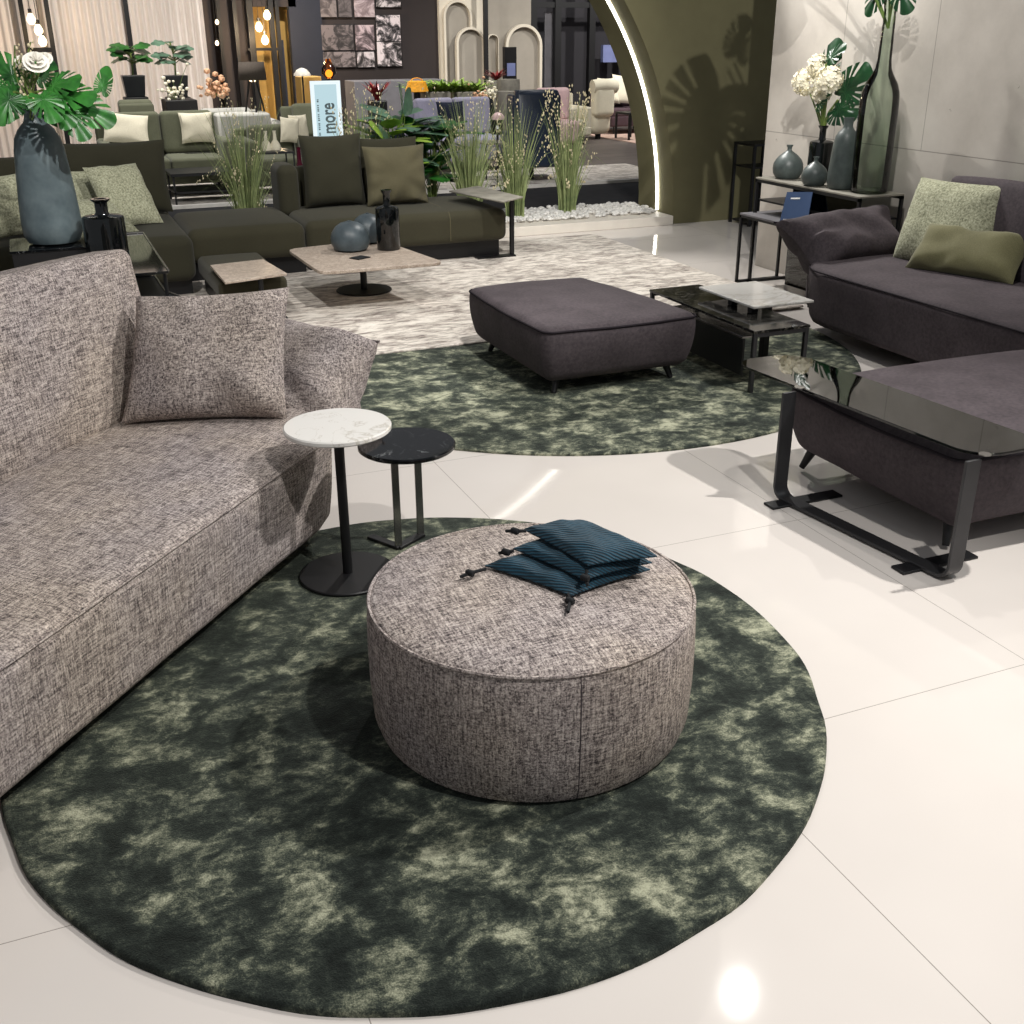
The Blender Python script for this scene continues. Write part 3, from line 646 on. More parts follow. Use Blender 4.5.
# things on the coffee table
zt = .313
def vase_profile(kind, r, h):
    if kind == 'onion': return [(r*.50, 0), (r*.76, h*.03), (r*.95, h*.16), (r, h*.31), (r*.97, h*.44), (r*.84, h*.57), (r*.62, h*.68), (r*.38, h*.765), (r*.20, h*.82), (r*.15, h*.86), (r*.15, h*.92), (r*.22, h*.985), (r*.22, h), (r*.17, h), (r*.12, h*.93), (.002, h*.9)]
    if kind == 'bottle': return [(r*.94, 0), (r, h*.015), (r, h*.66), (r*.97, h*.70), (r*.80, h*.725), (r*.35, h*.745), (r*.30, h*.78), (r*.30, h*.93), (r*.44, h*.975), (r*.46, h), (r*.3, h), (r*.24, h*.94), (.002, h*.93)]
    if kind == 'pebble': return [(r*.62, 0), (r*.86, h*.06), (r*.99, h*.25), (r, h*.42), (r*.93, h*.62), (r*.74, h*.80), (r*.48, h*.92), (r*.20, h*.975), (r*.10, h*.98), (r*.10, h), (r*.07, h), (.002, h*.96)]
    if kind == 'tall': return [(r*.6, 0), (r*.86, h*.015), (r*.98, h*.07), (r, h*.16), (r*.95, h*.34), (r*.88, h*.52), (r*.82, h*.66), (r*.74, h*.74), (r*.58, h*.80), (r*.38, h*.845), (r*.31, h*.88), (r*.31, h*.95), (r*.35, h), (r*.28, h), (r*.22, h*.92), (.002, h*.9)]
def vase(name, label, kind, r, h, loc, mat, cat='vase', sq=0, tilt=None, parts=(), seg=48):
    t = thing(name, label, cat, loc)
    m = T(0, 0, 0) if tilt is None else Matrix.Rotation(tilt, 4, 'Y')
    o = MB().lathe(vase_profile(kind, r, h), seg, m=m)
    if sq: o.v = [((x*k, y*k, z) if z < h*.73 else (x, y, z)) for x, y, z in o.v for k in (1+sq*(1-abs(math.cos(2*math.atan2(y, x)))),)]
    b = o.build('body', mat, t)
    for pn, z0, z1, rr, pm in parts: MB().lathe([(rr, z0), (rr, z1)], seg, cap=False).build(pn, pm, b)
    return t
p = G(351, 250, zt); vase('vase', 'left round grey glass vase on the stone coffee table', 'pebble', .135, .20, (p.x, p.y, zt), 'frostb')
p = G(371, 246, zt); vase('vase', 'right round grey glass vase leaning behind its twin on the coffee table', 'pebble', .12, .205, (p.x+.03, p.y+.16, zt), 'frostb')
p = G(386, 250, zt); vase('bottle_vase', 'black glass bottle vase on the stone coffee table', 'bottle', .082, .40, (p.x+.03, p.y+.03, zt), 'bglass')
p = G(360, 258, zt); q = T(p.x, p.y, 0) @ rot(0, 0, .5)
tag(MB().box(-.055, .055, -.045, .045, zt, zt+.006, q).build('card', 'black', smooth=False), 'small dark card lying on the stone coffee table', 'card')
# group behind the tweed sofa
t = thing('side_table', 'tall black side table under the big blue vase', 'side table', (0, 0, .028))
MB().box(-.20, .24, 6.95, 7.42, .52, .535).build('tabletop', 'bmarb', t, bevel=.002)
for x in (-.19, .22):
    for y in (6.96, 7.40): MB().box(x, x+.018, y, y+.018, 0, .52).build('leg', 'chrome', t)
MB().box(-.19, .23, 6.955, 6.965, .14, .52).build('side_panel', 'black', t)
t = thing('side_table', 'black side table under the black bottle behind the tweed sofa', 'side table', (0, 0, .028))
MB().box(.22, .60, 6.36, 7.72, .455, .469).build('tabletop', 'bglass', t, bevel=.002)
MB().tube([(.60, 6.36, .472), (.60, 7.72, .472), (.40, 7.72, .472)], .006, 6).build('rim', 'chrome', t)
for x, y in ((.24, 6.39), (.58, 6.39), (.24, 7.69), (.58, 7.69)): MB().tube([(x, y, 0), (x, y, .455)], .010, 8).build('leg', 'black', t)
t = thing('tray', 'dark low tray table with a pale rim behind the square tweed cushion', 'side table', (0, 0, .028))
q = [G(*p, .36) for p in ((110, 278), (155, 276), (165, 291), (186, 299), (150, 325))]
MB().prism([(v.x, v.y) for v in q][::-1], .318, .330).build('tabletop', 'black', t)
MB().tube([(v.x, v.y, .333) for v in q[:4]], .006, 6).build('rim', 'chrome', t)
ctr = sum(q, Vector())/5; MB().tube([(ctr.x, ctr.y, 0), (ctr.x, ctr.y, .318)], .018, 10).build('pole', 'black', t); MB().lathe(disc(.14, 0, .01), 32, m=T(ctr.x, ctr.y, 0)).build('base', 'black', t)
vase('tall_vase', 'big frosted blue vase holding monstera leaves and white roses', 'tall', .168, .80, (.05, 7.17, .563), 'frostv', seg=56)
vase('bottle_vase', 'black glass bottle with flared lip beside the big blue vase', 'bottle', .118, .335, (.325, 6.90, .499), 'bglass')

# ------------------------------------------------------------------ foliage
def monstera(L, W, droop=.35, lobes=7, holes=True, seed=0, curl=.15):
    """split leaf in the xy plane growing along +y from its stem at the origin."""
    r_ = random.Random(seed); mb = MB(); cyy = .30*L; nt, rings = 112, (0, .25, .5, .66, .82, .93, 1)
    gaps = []
    for s in (-1, 1):
        for i in range(lobes):
            a = -.72+(2.05)*(i+.5)/lobes; gaps.append((s, a+r_.uniform(-.03, .03)))
    def rad(th):
        x, y = math.cos(th), math.sin(th); a = math.atan2(y, abs(x))
        base = .5*W*(1-.10*math.sin(a))/max(.25, abs(x)) if False else 0
        e = 1/math.sqrt((x/(.5*W))**2+(y/((.70 if y > 0 else .36)*L))**2)
        if a < -1.05: e *= 1-.55*(-1.05-a)/.52
        return e*(1+.06*max(0, math.sin(a))**6)
    v = []; idx = {}
    for j, k in enumerate(rings):
        for i in range(nt):
            th = 2*PI*i/nt; r = rad(th)*k; x, y = r*math.cos(th), r*math.sin(th)+cyy
            z = -droop*L*(y/L)**2-curl*abs(x)**1.6/W**.6+.018*L*math.sin(abs(math.atan2(y-cyy, abs(x)+1e-6))*lobes*2.2)*k
            v.append((x, y, z))
    f = []
    for j in range(len(rings)-1):
        for i in range(nt):
            th = 2*PI*(i+.5)/nt; x, y = math.cos(th), math.sin(th); a = math.atan2(y, abs(x)); s = 1 if x > 0 else -1
            cut = False
            for gs, ga in gaps:
                if gs == s and abs(a-ga) < .05 and rings[j] >= .5: cut = True
            if not cut: q = (i+1) % nt; f.append((j*nt+i, j*nt+q, (j+1)*nt+q, (j+1)*nt+i))
    mb.add(v, f); return mb
def place(mb_src, dst, o, d, n, s=1.0):
    """put a leaf with its base at o, growing along d, upper side towards n."""
    d = Vector(d).normalized(); n = Vector(n); n = (n-d*n.dot(d)).normalized(); x = d.cross(n)
    m = Matrix((x, d, n)).transposed().to_4x4(); m.translation = Vector(o); m = m @ Matrix.Scale(s, 4)
    return dst.add(mb_src.v, mb_src.f, m)
def stalk(p, q, r=.006, bend=(0, 0, .0), n=10):
    p, q, b = Vector(p), Vector(q), Vector(bend)
    return MB().tube([p.lerp(q, i/n)+b*math.sin(PI*i/n) for i in range(n+1)], r, 7)
def bouquet(name, label, cat, mouth, leaves, flowers, lm='leaf'):
    t = thing(name, label, cat, mouth); M0 = Vector(mouth)
    for i, (bp, d, n, L, W) in enumerate(leaves):
        bp = Vector(bp)-M0; lf = MB(); place(monstera(L, W, .22, 6, seed=i*7+3), lf, bp, d, n)
        o = lf.build('leaf', lm, t); stalk((0, 0, -.05), bp, .007, (d[0]*-.02, d[1]*-.02, .03)).build('stem', 'stem', o)
    for i, (kind, c, r) in enumerate(flowers):
        c = Vector(c)-M0; fl = MB(); rr = random.Random(i+5)
        if kind == 'hydrangea':
            for k in range(150):
                u = Vector((rr.gauss(0, 1), rr.gauss(0, 1), rr.gauss(0, 1))).normalized(); q = c+u*r*rr.uniform(.82, 1.05)
                s = r*.24; fm_ = frame(q, u.orthogonal(), u) @ rot(0, 0, rr.uniform(0, 6))
                for a in range(4):
                    ca_, sa_ = math.cos(a*PI/2), math.sin(a*PI/2)
                    fl.add([(0, 0, 0), (s*(.8*ca_-.5*sa_), s*(.8*sa_+.5*ca_), .12*s), (s*1.15*ca_, s*1.15*sa_, .3*s), (s*(.8*ca_+.5*sa_), s*(.8*sa_-.5*ca_), .12*s)], [(0, 3, 2, 1)], fm_)
            o = fl.build('flower_head', 'petal', t)
        else:
            ax_ = Vector((rr.uniform(-.4, .4), -.8, .7)).normalized(); fm_ = frame(c, ax_.orthogonal(), ax_)
            for ring_, (n_, ro, rz_, wd_) in enumerate(((5, .95, .1, .9), (5, .72, .25, .8), (4, .45, .38, .6), (3, .2, .45, .4))):
                for a in range(n_):
                    th0 = 2*PI*a/n_+ring_*.6
                    def pf(u, w): th = th0+(u-.5)*wd_*2.0; rad_ = r*(.18+ro*(.35+.65*w)*(.92 if abs(u-.5) > .4 else 1)); return (rad_*math.cos(th)*(.5+.5*w), rad_*math.sin(th)*(.5+.5*w), r*(rz_+(.75-.35*ro)*w-.15*w*w*ro*2))
                    fl.grid(pf, 6, 4, fm_)
            o = fl.build('flower_head', 'rose', t)
        stalk((0, 0, -.05), c, .006, (0, 0, .02)).build('stem', 'stem', o)
    return t
def A7(px, py, y): return PY(px, py, y)
LV = []
for (bx, by, tx, ty, y, ty2, L, W, n) in (
    (24, 92, -6, 92, 7.15, 7.0, .26, .22, (-.1, -.8, .55)), (22, 86, 2, 66, 7.2, 7.25, .24, .20, (-.4, -.75, .5)), (18, 94, 2, 112, 7.1, 6.95, .22, .20, (-.2, -.7, .6)), (14, 92, -4, 118, 7.0, 6.9, .20, .18, (-.1, -.8, .5)),
    (44, 90, 66, 78, 7.1, 6.95, .25, .22, (.1, -.75, .6)), (50, 96, 80, 92, 7.05, 6.9, .27, .23, (.15, -.75, .6)), (66, 100, 100, 112, 7.0, 6.9, .27, .22, (.15, -.8, .5)), (48, 98, 66, 118, 7.0, 6.85, .22, .19, (0, -.8, .5)), (64, 104, 80, 126, 6.95, 6.85, .22, .18, (.1, -.85, .4)),
    (34, 82, 52, 62, 7.25, 7.3, .18, .16, (.2, -.9, .35)), (38, 92, 50, 108, 6.98, 6.85, .22, .19, (.1, -.8, .5)), (12, 96, -12, 108, 7.1, 7.0, .24, .20, (-.2, -.8, .5)), (100, 96, 106, 76, 7.2, 7.25, .20, .10, (.1, -.95, .2))):
    b_, e_ = PY(bx, by, y), PY(tx, ty, ty2); LV.append((b_, (e_-b_), n, L, W))
bq = bouquet('monstera_bouquet', 'bunch of monstera leaves and white roses in the big blue vase', 'flowers', (.02, 7.17, 1.35), LV,
        [('rose', PY(36, 64, 7.05), .062), ('rose', PY(24, 64, 7.2), .045), ('rose', PY(45, 60, 7.2), .04)])
sp = MB(); rr = random.Random(4); sd = MB()
for px0, py0, px1, py1 in ((30, 100, 16, 45), (31, 95, 32, 42), (28, 100, 22, 60), (30, 118, 16, 62), (32, 120, 28, 70)):
    p0, p1 = PY(px0, py0, 7.1)-Vector((.02, 7.17, 1.35)), PY(px1, py1, 7.1)-Vector((.02, 7.17, 1.35))
    sp.tube([p0.lerp(p1, i/6)+Vector((.02*math.sin(i), 0, 0)) for i in range(7)], .004, 5)
    for k in range(12): c = p0.lerp(p1, .35+.65*k/11); sd.ico(c+Vector((rr.uniform(-.02, .02), rr.uniform(-.02, .02), 0)), rr.uniform(.005, .010), sub=1, sc=(1, 1, 1.4))
o = sd.build('filler_sprig', 'seed', bq); sp.build('stem', 'stem', o)
PL_ = PY(105, 91, 7.4)
# ---- console group at the concrete wall
t = thing('console_table', 'black console table with grey glass top holding the vases', 'console', (0, 0, 0))
x0, x1, y0, y1, zt = 4.72, 5.07, 5.68, 6.81, .745
MB().box(x0, x1, y0, y1, zt-.012, zt).build('tabletop', 'stone', t, bevel=.002)
for x in (x0, x1-.02):
    for y in (y0, y1-.02): MB().box(x, x+.02, y, y+.02, 0, zt-.012).build('leg', 'black', t)
for y in (y0, y1-.02): MB().box(x0, x1, y, y+.02, .0, .02).build('rail', 'black', t)
for x in (x0, x1-.02): MB().box(x, x+.02, y0, y1, zt-.032, zt-.012).build('rail', 'black', t)
MB().box(x0+.02, x1-.02, y0+.02, y1-.02, .585, .597).build('shelf', 'black', t)
MB().box(x0+.03, x0+.036, y0+.03, 6.40, .06, zt-.035).build('glass_panel', 'smoke', t)
for yb in (6.32,): MB().box(x1-.02, x1, yb, yb+.02, .02, zt-.03).build('post', 'black', t)
t = thing('nesting_table', 'lower black nesting table standing under the console table', 'side table', (0, 0, 0))
x0, x1, y0, y1, z2 = 4.63, 5.0, 5.95, 6.84, .50
MB().box(x0, x1, y0, y1, z2-.014, z2).build('tabletop', 'greyw', t, bevel=.002)
for x in (x0, x1-.018):
    for y in (y0+.0, y1-.018): MB().box(x, x+.018, y, y+.018, 0, z2-.014).build('leg', 'black', t)
for y in (y0, y1-.018): MB().box(x0, x1, y, y+.018, 0, .018).build('rail', 'black', t)
for x in (x0, x1-.018): MB().box(x, x+.018, y0, y1, z2-.03, z2-.014).build('rail', 'black', t)
def con(px, py): return G(px, py, zt)
def onc(px, py, x): p = PX(px, py, x); return (p.x, p.y, zt)
vase('vase', 'round grey glass vase at the left end of the console', 'onion', .105, .225, onc(787, 178, 4.87), 'frost')
vase('vase', 'smaller round grey glass vase second from the left on the console', 'onion', .087, .185, onc(814, 181, 4.80), 'frost')
vase('tall_vase', 'tall frosted grey bottle between small round vase and green bottle', 'tall', .098, .44, onc(842, 183, 4.86), 'frost')
p = onc(818, 180, 5.0); vase('square_vase', 'black square glass vase holding cream hydrangeas', 'bottle', .075, .36, p, 'bglass', sq=.12)
hyd = Vector((p[0], p[1], zt+.36))
p = Vector(onc(869, 188, 4.905)); tb = thing('tall_bottle', 'tall clear green glass bottle with a long neck on the console', 'vase', p)
r, h = .118, 1.13
pr_ = [(r*.80, 0), (r*.95, .01), (r*.98, .04), (r, .20), (r*1.02, .46), (r*1.0, .56), (r*.95, .605), (r*.80, .655), (r*.56, .70), (r*.42, .735), (r*.36, .78), (r*.33, .9), (r*.30, 1.05), (r*.36, 1.10), (r*.36, h)]
MB().lathe(pr_, 56, cap=False).build('body', 'grglass', tb)
MB().lathe([(r*.84, .0), (r*.94, .008), (r*.94, .022), (.002, .03)], 40).build('base', 'grglass', tb)
top = Vector((p.x, p.y, zt+h))
def shw(px, py): w_ = PY(px, py, 9.35); L_ = Vector((2.0, 1.9, 4.6)); return L_.lerp(w_, (6.2-L_.y)/(w_.y-L_.y))
LV = [(top+Vector((-.03, .03, .09)), (-.25, .35, -.55), (-.8, -.3, .6), .21, .17), (top+Vector((-.02, -.06, .10)), (.0, -.25, -.45), (-.85, -.4, .4), .20, .17)]
for a_, b_, L, W in (((728, 70), (668, 205), .80, .52), ((734, 62), (746, 20), .24, .17), ((764, 90), (748, 190), .45, .30)):
    a_, b_ = shw(*a_), shw(*b_); LV.append((a_, b_-a_, (.35, .62, -.2), L, W))
bouquet('leaf_stems', 'large monstera leaf stems in the tall green bottle', 'plant', top-Vector((0, 0, .12)), LV, [], 'leafd')
LV = []
for (bx, by, tx, ty, x, x2, L, W, n) in ((822, 88, 832, 36, 4.97, 4.97, .30, .20, (-.9, -.2, .3)), (838, 100, 864, 66, 5.0, 4.98, .30, .26, (-.85, -.4, .3)), (832, 108, 858, 112, 4.98, 4.95, .24, .22, (-.8, -.4, .5)), (816, 108, 824, 92, 4.92, 4.9, .16, .14, (-.8, -.2, .6)), (826, 64, 836, 50, 4.95, 4.95, .18, .13, (-.9, 0, .4))):
    b_, e_ = PX(bx, by, x), PX(tx, ty, x2); LV.append((b_, (e_-b_), n, L, W))
bouquet('hydrangea_bunch', 'cream hydrangeas with dark leaves in the black square vase', 'flowers', hyd, LV, [('hydrangea', PX(805, 82, 4.93), .082), ('hydrangea', PX(829, 80, 4.90), .085), ('hydrangea', PX(818, 66, 4.96), .07), ('hydrangea', PX(822, 94, 4.93), .06)], 'leafd')
# blue card
t = thing('card_stand', 'tilted blue acrylic card on the lower nesting table', 'sign', (0, 0, 0))
q = [PX(*a) for a in ((779, 224, 4.655), (807, 223, 4.66), (812.5, 192, 4.70), (787, 192, 4.695))]
MB().add([*q, *[v+Vector((.004, 0, 0)) for v in q]], [(0, 1, 2, 3), (7, 6, 5, 4), (0, 4, 5, 1), (1, 5, 6, 2), (2, 6, 7, 3), (3, 7, 4, 0)]).build('panel', 'blue', t, smooth=False)
def onq(u, v): return (q[0]*(1-u)+q[1]*u)*(1-v)+(q[3]*(1-u)+q[2]*u)*v+Vector((-.0015, 0, 0))
for nm, u0, u1, v0, v1 in (('heading_line', .22, .58, .775, .825), ('small_print', .12, .42, .13, .155)):
    MB().add([onq(u0, v0), onq(u1, v0), onq(u1, v1), onq(u0, v1)], [(0, 1, 2, 3)]).build(nm, 'paper', t, smooth=False)
# tall thin stand against the olive wall
t = thing('plant_stand', 'tall narrow black metal stand against the olive wall', 'stand', (0, 0, 0))
x0, x1, y0, y1, z = 6.13, 6.47, 8.90, 9.24, .74
for x in (x0, x1-.025):
    for y in (y0, y1-.025): MB().box(x, x+.025, y, y+.025, 0, z-.02).build('leg', 'black', t)
MB().box(x0, x1, y0, y1, z-.02, z).build('tabletop', 'black', t); MB().box(x0+.026, x1-.026, y0+.026, y1-.026, .52, .535).build('shelf', 'black', t); MB().box(x0+.026, x1-.026, y0+.026, y1-.026, .02, .04).build('shelf', 'black', t)
# ------------------------------------------------------------------ grasses in the trough
def grass_clump(label, loc, h, n, seed, spread=.22, heads=26, hs=1.0, mat='grass'):
    t = thing('grass_clump', label, 'plant', loc, 0, 'tall pampas grasses along the pebble trough'); rr = random.Random(seed); mb = MB(); sd = MB()
    for i in range(n):
        a = rr.uniform(0, 2*PI); b = rr.random()**.7; L = h*rr.uniform(.45, 1.02); x0, y0 = .09*b*math.cos(a), .07*b*math.sin(a)
        out = spread*b*rr.uniform(.5, 1.3); dx, dy = math.cos(a)*out, math.sin(a)*out*.8; w = rr.uniform(.0035, .0065)
        fold = rr.random() < .22
        pts = []
        for k in range(6):
            s = k/5; bend = s**2.2; z = L*s if not (fold and s > .6) else L*(.6+.1*(s-.6)-.5*(s-.6)**2*2)
            pts.append(Vector((x0+dx*bend*(1.5 if fold else 1), y0+dy*bend, z)))
        ph = rr.uniform(0, PI); sx, sy_ = math.cos(ph)*w, math.sin(ph)*w
        v = []
        for k, p in enumerate(pts): q = 1-.85*(k/5)**2; v += [(p.x-sx*q, p.y-sy_*q, p.z), (p.x+sx*q, p.y+sy_*q, p.z)]
        mb.add(v, [(2*k, 2*k+1, 2*k+3, 2*k+2) for k in range(5)])
        if i < heads*.55:
            for k in range(11):
                s = .78+.26*k/8; c = pts[3].lerp(pts[5], min(1.15, max(0, (s-.6)/.4))); sd.ico(c+Vector((rr.uniform(-.02, .02), rr.uniform(-.02, .02), rr.uniform(0, .02))), rr.uniform(.003, .006)*hs, sub=1, sc=(1, 1, 1.9))
    mb.build('blades', mat, t); o = sd.build('seed_heads', 'seed', t); o['kind'] = 'stuff'; return t
def bed(px, py, z=.09): return G(px, py, z)
p = G(222, 211, .09); grass_clump('tall pale grass clump standing behind the olive sofa bench', (p.x, 9.9, .09), 1.08, 230, 1, .30, 40, 1.0)
p = G(450, 200, .09); grass_clump('grass clump just behind the slab tray table', (3.60, 9.62, .09), 1.12, 230, 2, .34, 40)
p = G(515, 219, .09); grass_clump('grass clump in the pebbles in front of the navy wing chair', (p.x, p.y, .09), 1.02, 230, 3, .24, 46, 1.2)
p = G(567, 214, .09); grass_clump('rightmost grass clump in the pebbles near the arch foot', (p.x, p.y, .09), 1.05, 220, 4, .22, 56, 1.3)
# leafy planting behind the olive cushions
def leafy(name, label, loc, n, h, L, W, mat, seed, spread=.25, group=None):
    n = int(n*2.6)
    t = thing(name, label, 'plant', loc, 0, group); rr = random.Random(seed); lf = MB(); st = MB()
    for i in range(n):
        a = 2*PI*i/n*2.4+rr.uniform(-.3, .3); rad_ = spread*rr.uniform(.3, 1); z = h*rr.uniform(.45, 1); b = Vector((rad_*.5*math.cos(a), rad_*.5*math.sin(a), z))
        d = Vector((math.cos(a), math.sin(a), rr.uniform(-.1, .9))); l = L*rr.uniform(.7, 1.1); w = W*rr.uniform(.8, 1.1)
        src = MB().grid(lambda u, v: ((u-.5)*2*w*math.sin(PI*min(1, v*.96+.02))**.8, v*l, -.25*l*v*v-abs(u-.5)*.25*w), 4, 8)
        place(src, lf, b, d, (0, 0, 1) if d.z < .8 else (1, 0, .2)); st.tube([(0, 0, 0), (b.x*.4, b.y*.4, z*.6), b], .005, 5)
    lf.build('foliage', mat, t); st.build('stem', 'stem', t); return t
p = PY(360, 150, 9.75); grass_clump('bushy reed clump with pink tips right of the lit sign', (p.x, 9.75, .09), 1.12, 240, 6, .20, 60, 1.2)
leafy('broadleaf_plant', 'lime green broad leaves between reed clump and dark leaves', (2.92, 9.82, .09), 16, .86, .32, .09, 'leafl', 11, .28)
leafy('broadleaf_plant', 'bluish dark broad leaved plant behind the square cushion', (3.06, 9.95, .09), 18, .95, .38, .11, 'leafb', 12, .32)
leafy('broadleaf_plant', 'green broad leaved plant left of the grass behind the tray table', (3.36, 9.95, .09), 18, .82, .34, .10, 'leaf', 13, .26)
# ------------------------------------------------------------------ lit sign
t = thing('lit_sign', 'lit pale blue upright sign with grey lettering behind the olive sofa', 'sign', (2.575, 10.55, -.004))
MB().box(-.135, .135, 0, .05, .02, 1.30).build('housing', 'signw', t, smooth=False)
MB().box(-.108, .095, -.006, 0, .05, 1.27).build('panel', 'signl', t, smooth=False)
MB().box(-.17, .17, -.08, .14, 0, .02).build('base', 'black', t)
cu = bpy.data.curves.new('lettering', 'FONT'); cu.body = 'more'; cu.size = .21; cu.extrude = .002; cu.offset = .004
tmp = bpy.data.objects.new('lettering_curve', cu); C.objects.link(tmp); bpy.context.view_layer.update()
lm_ = bpy.data.meshes.new_from_object(tmp.evaluated_get(bpy.context.evaluated_depsgraph_get())); bpy.data.objects.remove(tmp)
fo = bpy.data.objects.new('lettering', lm_); C.objects.link(fo); fo.parent = t; lm_.materials.clear(); lm_.materials.append(MT['dglet'])
fo.matrix_local = Matrix(((0, -.86, 0, .062), (0, 0, -1, -.008), (.58, 0, 0, .845), (0, 0, 0, 1)))
sm = MB(); rr = random.Random(2)
for k in range(22):
    if k % 5 != 4: sm.box(-.094, -.080+.004*rr.random(), -.0085, -.006, (.80+k*.016), .808+k*.016+.004*rr.random())
sm.build('small_print', 'dglet', t, smooth=False)

# ------------------------------------------------------------------ rear showroom: shell
def R(px0, py0, px1, py1, Y):
    a, b = PY(px0, py0, Y), PY(px1, py1, Y); return min(a.x, b.x), max(a.x, b.x), min(a.z, b.z), max(a.z, b.z)
YC = 17.6
x0 = PY(-60, 50, YC).x; x1 = PY(207, 50, YC).x
v = MB(); v.grid(lambda u, w: (x0+(x1-x0)*u, YC+.018*math.sin(u*230)+.012*math.sin(u*61+1), 4.2*w+.01), 420, 2)
tag(v.build('curtain', 'curtain'), 'pale sheer curtain wall behind the sage sofa', 'curtain')
t = thing('window_grid', 'black metal window grid in front of the pale curtain', 'screen', (0, 0, 0))
for px, py in ((24, 25), (51, 35), (128, 24)): x = PY(px, py, YC-.3).x; MB().box(x-.03, x+.03, YC-.33, YC-.27, 0, 4.2).build('post', 'frame', t)
xa, xb, zz = PY(26, 50, YC-.3).x, PY(54, 50, YC-.3).x, PY(40, 50, YC-.3).z; MB().box(xa, xb, YC-.32, YC-.28, zz-.03, zz+.03).build('crossbar', 'frame', t)
YF = 20.0
def wallseg(name, p0, p1, mat, Y=YF, z1=4.2, th=.15):
    a, b = PY(p0, 40, Y).x, PY(p1, 40, Y).x; return struct(MB().box(a, b, Y, Y+th, 0, z1).build(name, mat, smooth=False))
wallseg('wall_rear_slats', 196, 250, 'bwall'); wallseg('wall_rear_ochre', 249.9, 294, 'ochre', YF+.25); wallseg('wall_rear_midnight', 291, 323, 'nwall', YF-.05); wallseg('wall_rear_photos', 318, 441, 'bwall'); wallseg('wall_rear_niche', 440, 486, 'niche', YF-.1); wallseg('wall_rear_plaster', 484, 531, 'niched', YF); wallseg('wall_rear_dark', 528, 760, 'dwall', YF+.6)
wallseg('wall_rear_left', -200, 200, 'dwall', YF)
wallseg('wall_rear_right', 755, 1300, 'dwall', YF)
t = thing('door_frame', 'tall black metal frame in front of the ochre panel', 'frame', (0, 0, 0))
for px, w_ in ((221, .03), (237, .03), (252, .05), (273, .04), (279, .03)): x = PY(px, 40, YF-.1).x; MB().box(x-w_, x+w_, YF-.14, YF-.06, 0, 4.2).build('post', 'frame', t)
xa, xb, z0, z1 = R(248, 48, 280, 50.5, YF-.1); MB().box(xa, xb, YF-.13, YF-.07, z0, z1).build('crossbar', 'frame', t)
xa, xb, z0, z1 = R(279, 40, 290, 128, YF-.05); tag(MB().box(xa, xb, YF-.09, YF-.02, 0, z1).build('door_leaf', 'nwall', smooth=False), 'dark door leaf beside the ochre panel', 'door')
xa, xb, z0, z1 = R(250, -6, 294, 7, YF+.1); tag(MB().box(xa, xb, YF-.05, YF+.1, z0, z1+.6).build('lintel_panel', 'bwall', smooth=False), 'dark lintel above the ochre panel', 'panel')
# niches in the beige walls
def arch_frame(label, px0, px1, pytop, mat, Y, inner):
    a, b = PY(px0, 60, Y).x, PY(px1, 60, Y).x; zt_ = PY((px0+px1)/2, pytop, Y).z; r = (b-a)/2; zc_ = zt_-r; t = thing('arched_niche', label, 'niche', ((a+b)/2, Y, 0))
    def arc(r_): return [(r_, 0)]+[(r_*math.cos(PI*i/20), zc_+r_*math.sin(PI*i/20)) for i in range(21)]+[(-r_, 0)]
    o_, i_ = arc(r), arc(r*.86); m = MB()
    for k in range(len(o_)-1):
        for yy in (-.10,): m.add([(o_[k][0], yy, o_[k][1]), (o_[k+1][0], yy, o_[k+1][1]), (i_[k+1][0], yy, i_[k+1][1]), (i_[k][0], yy, i_[k][1])], [(0, 1, 2, 3)])
        m.add([(i_[k][0], -.10, i_[k][1]), (i_[k+1][0], -.10, i_[k+1][1]), (i_[k+1][0], -.004, i_[k+1][1]), (i_[k][0], -.004, i_[k][1])], [(0, 1, 2, 3)])
        m.add([(o_[k][0], -.10, o_[k][1]), (o_[k+1][0], -.10, o_[k+1][1]), (o_[k+1][0], -.004, o_[k+1][1]), (o_[k][0], -.004, o_[k][1])], [(0, 1, 2, 3)])
    m.build('surround', mat, t)
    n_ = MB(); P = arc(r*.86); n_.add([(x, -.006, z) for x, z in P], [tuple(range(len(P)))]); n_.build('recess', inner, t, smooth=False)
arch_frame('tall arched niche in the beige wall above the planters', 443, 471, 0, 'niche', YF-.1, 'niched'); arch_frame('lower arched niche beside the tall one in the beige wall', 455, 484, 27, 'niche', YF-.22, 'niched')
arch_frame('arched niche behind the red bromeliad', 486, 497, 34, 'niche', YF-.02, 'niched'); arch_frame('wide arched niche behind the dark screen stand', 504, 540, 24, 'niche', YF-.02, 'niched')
x = PY(485.5, 40, YF-.4).x; tag(MB().box(x-.035, x+.035, YF-.45, YF-.38, 0, 4.2).build('black_post', 'frame', smooth=False), 'slim black post at the edge of the beige niches', 'post')
t = thing('glazed_partition', 'big black framed partition with dark glass at the rear right', 'partition', (0, 0, 0))
for px in (532, 556, 590, 630, 660): x = PY(px, 40, YF+.1).x; MB().box(x-.06, x+.06, YF+.0, YF+.12, 0, 4.2).build('post', 'frame', t)
xa, xb, z0, z1 = R(528, 2, 660, 8, YF+.1); MB().box(xa, xb, YF+.02, YF+.1, z0, z1).build('crossbar', 'frame', t)
xa, xb, z0, z1 = R(545, 12, 556, 100, YF+.2); MB().box(xa, xb, YF+.2, YF+.24, 0, z1).build('side_light', 'greyw', t)
xa, xb, z0, z1 = R(601, 45, 616, 62, YF+.3); tag(MB().box(xa, xb, YF+.2, YF+.3, z0, z1).build('wall_panel', 'screen', smooth=False), 'small pale lit panel in the dark wall above the cream armchair', 'panel')
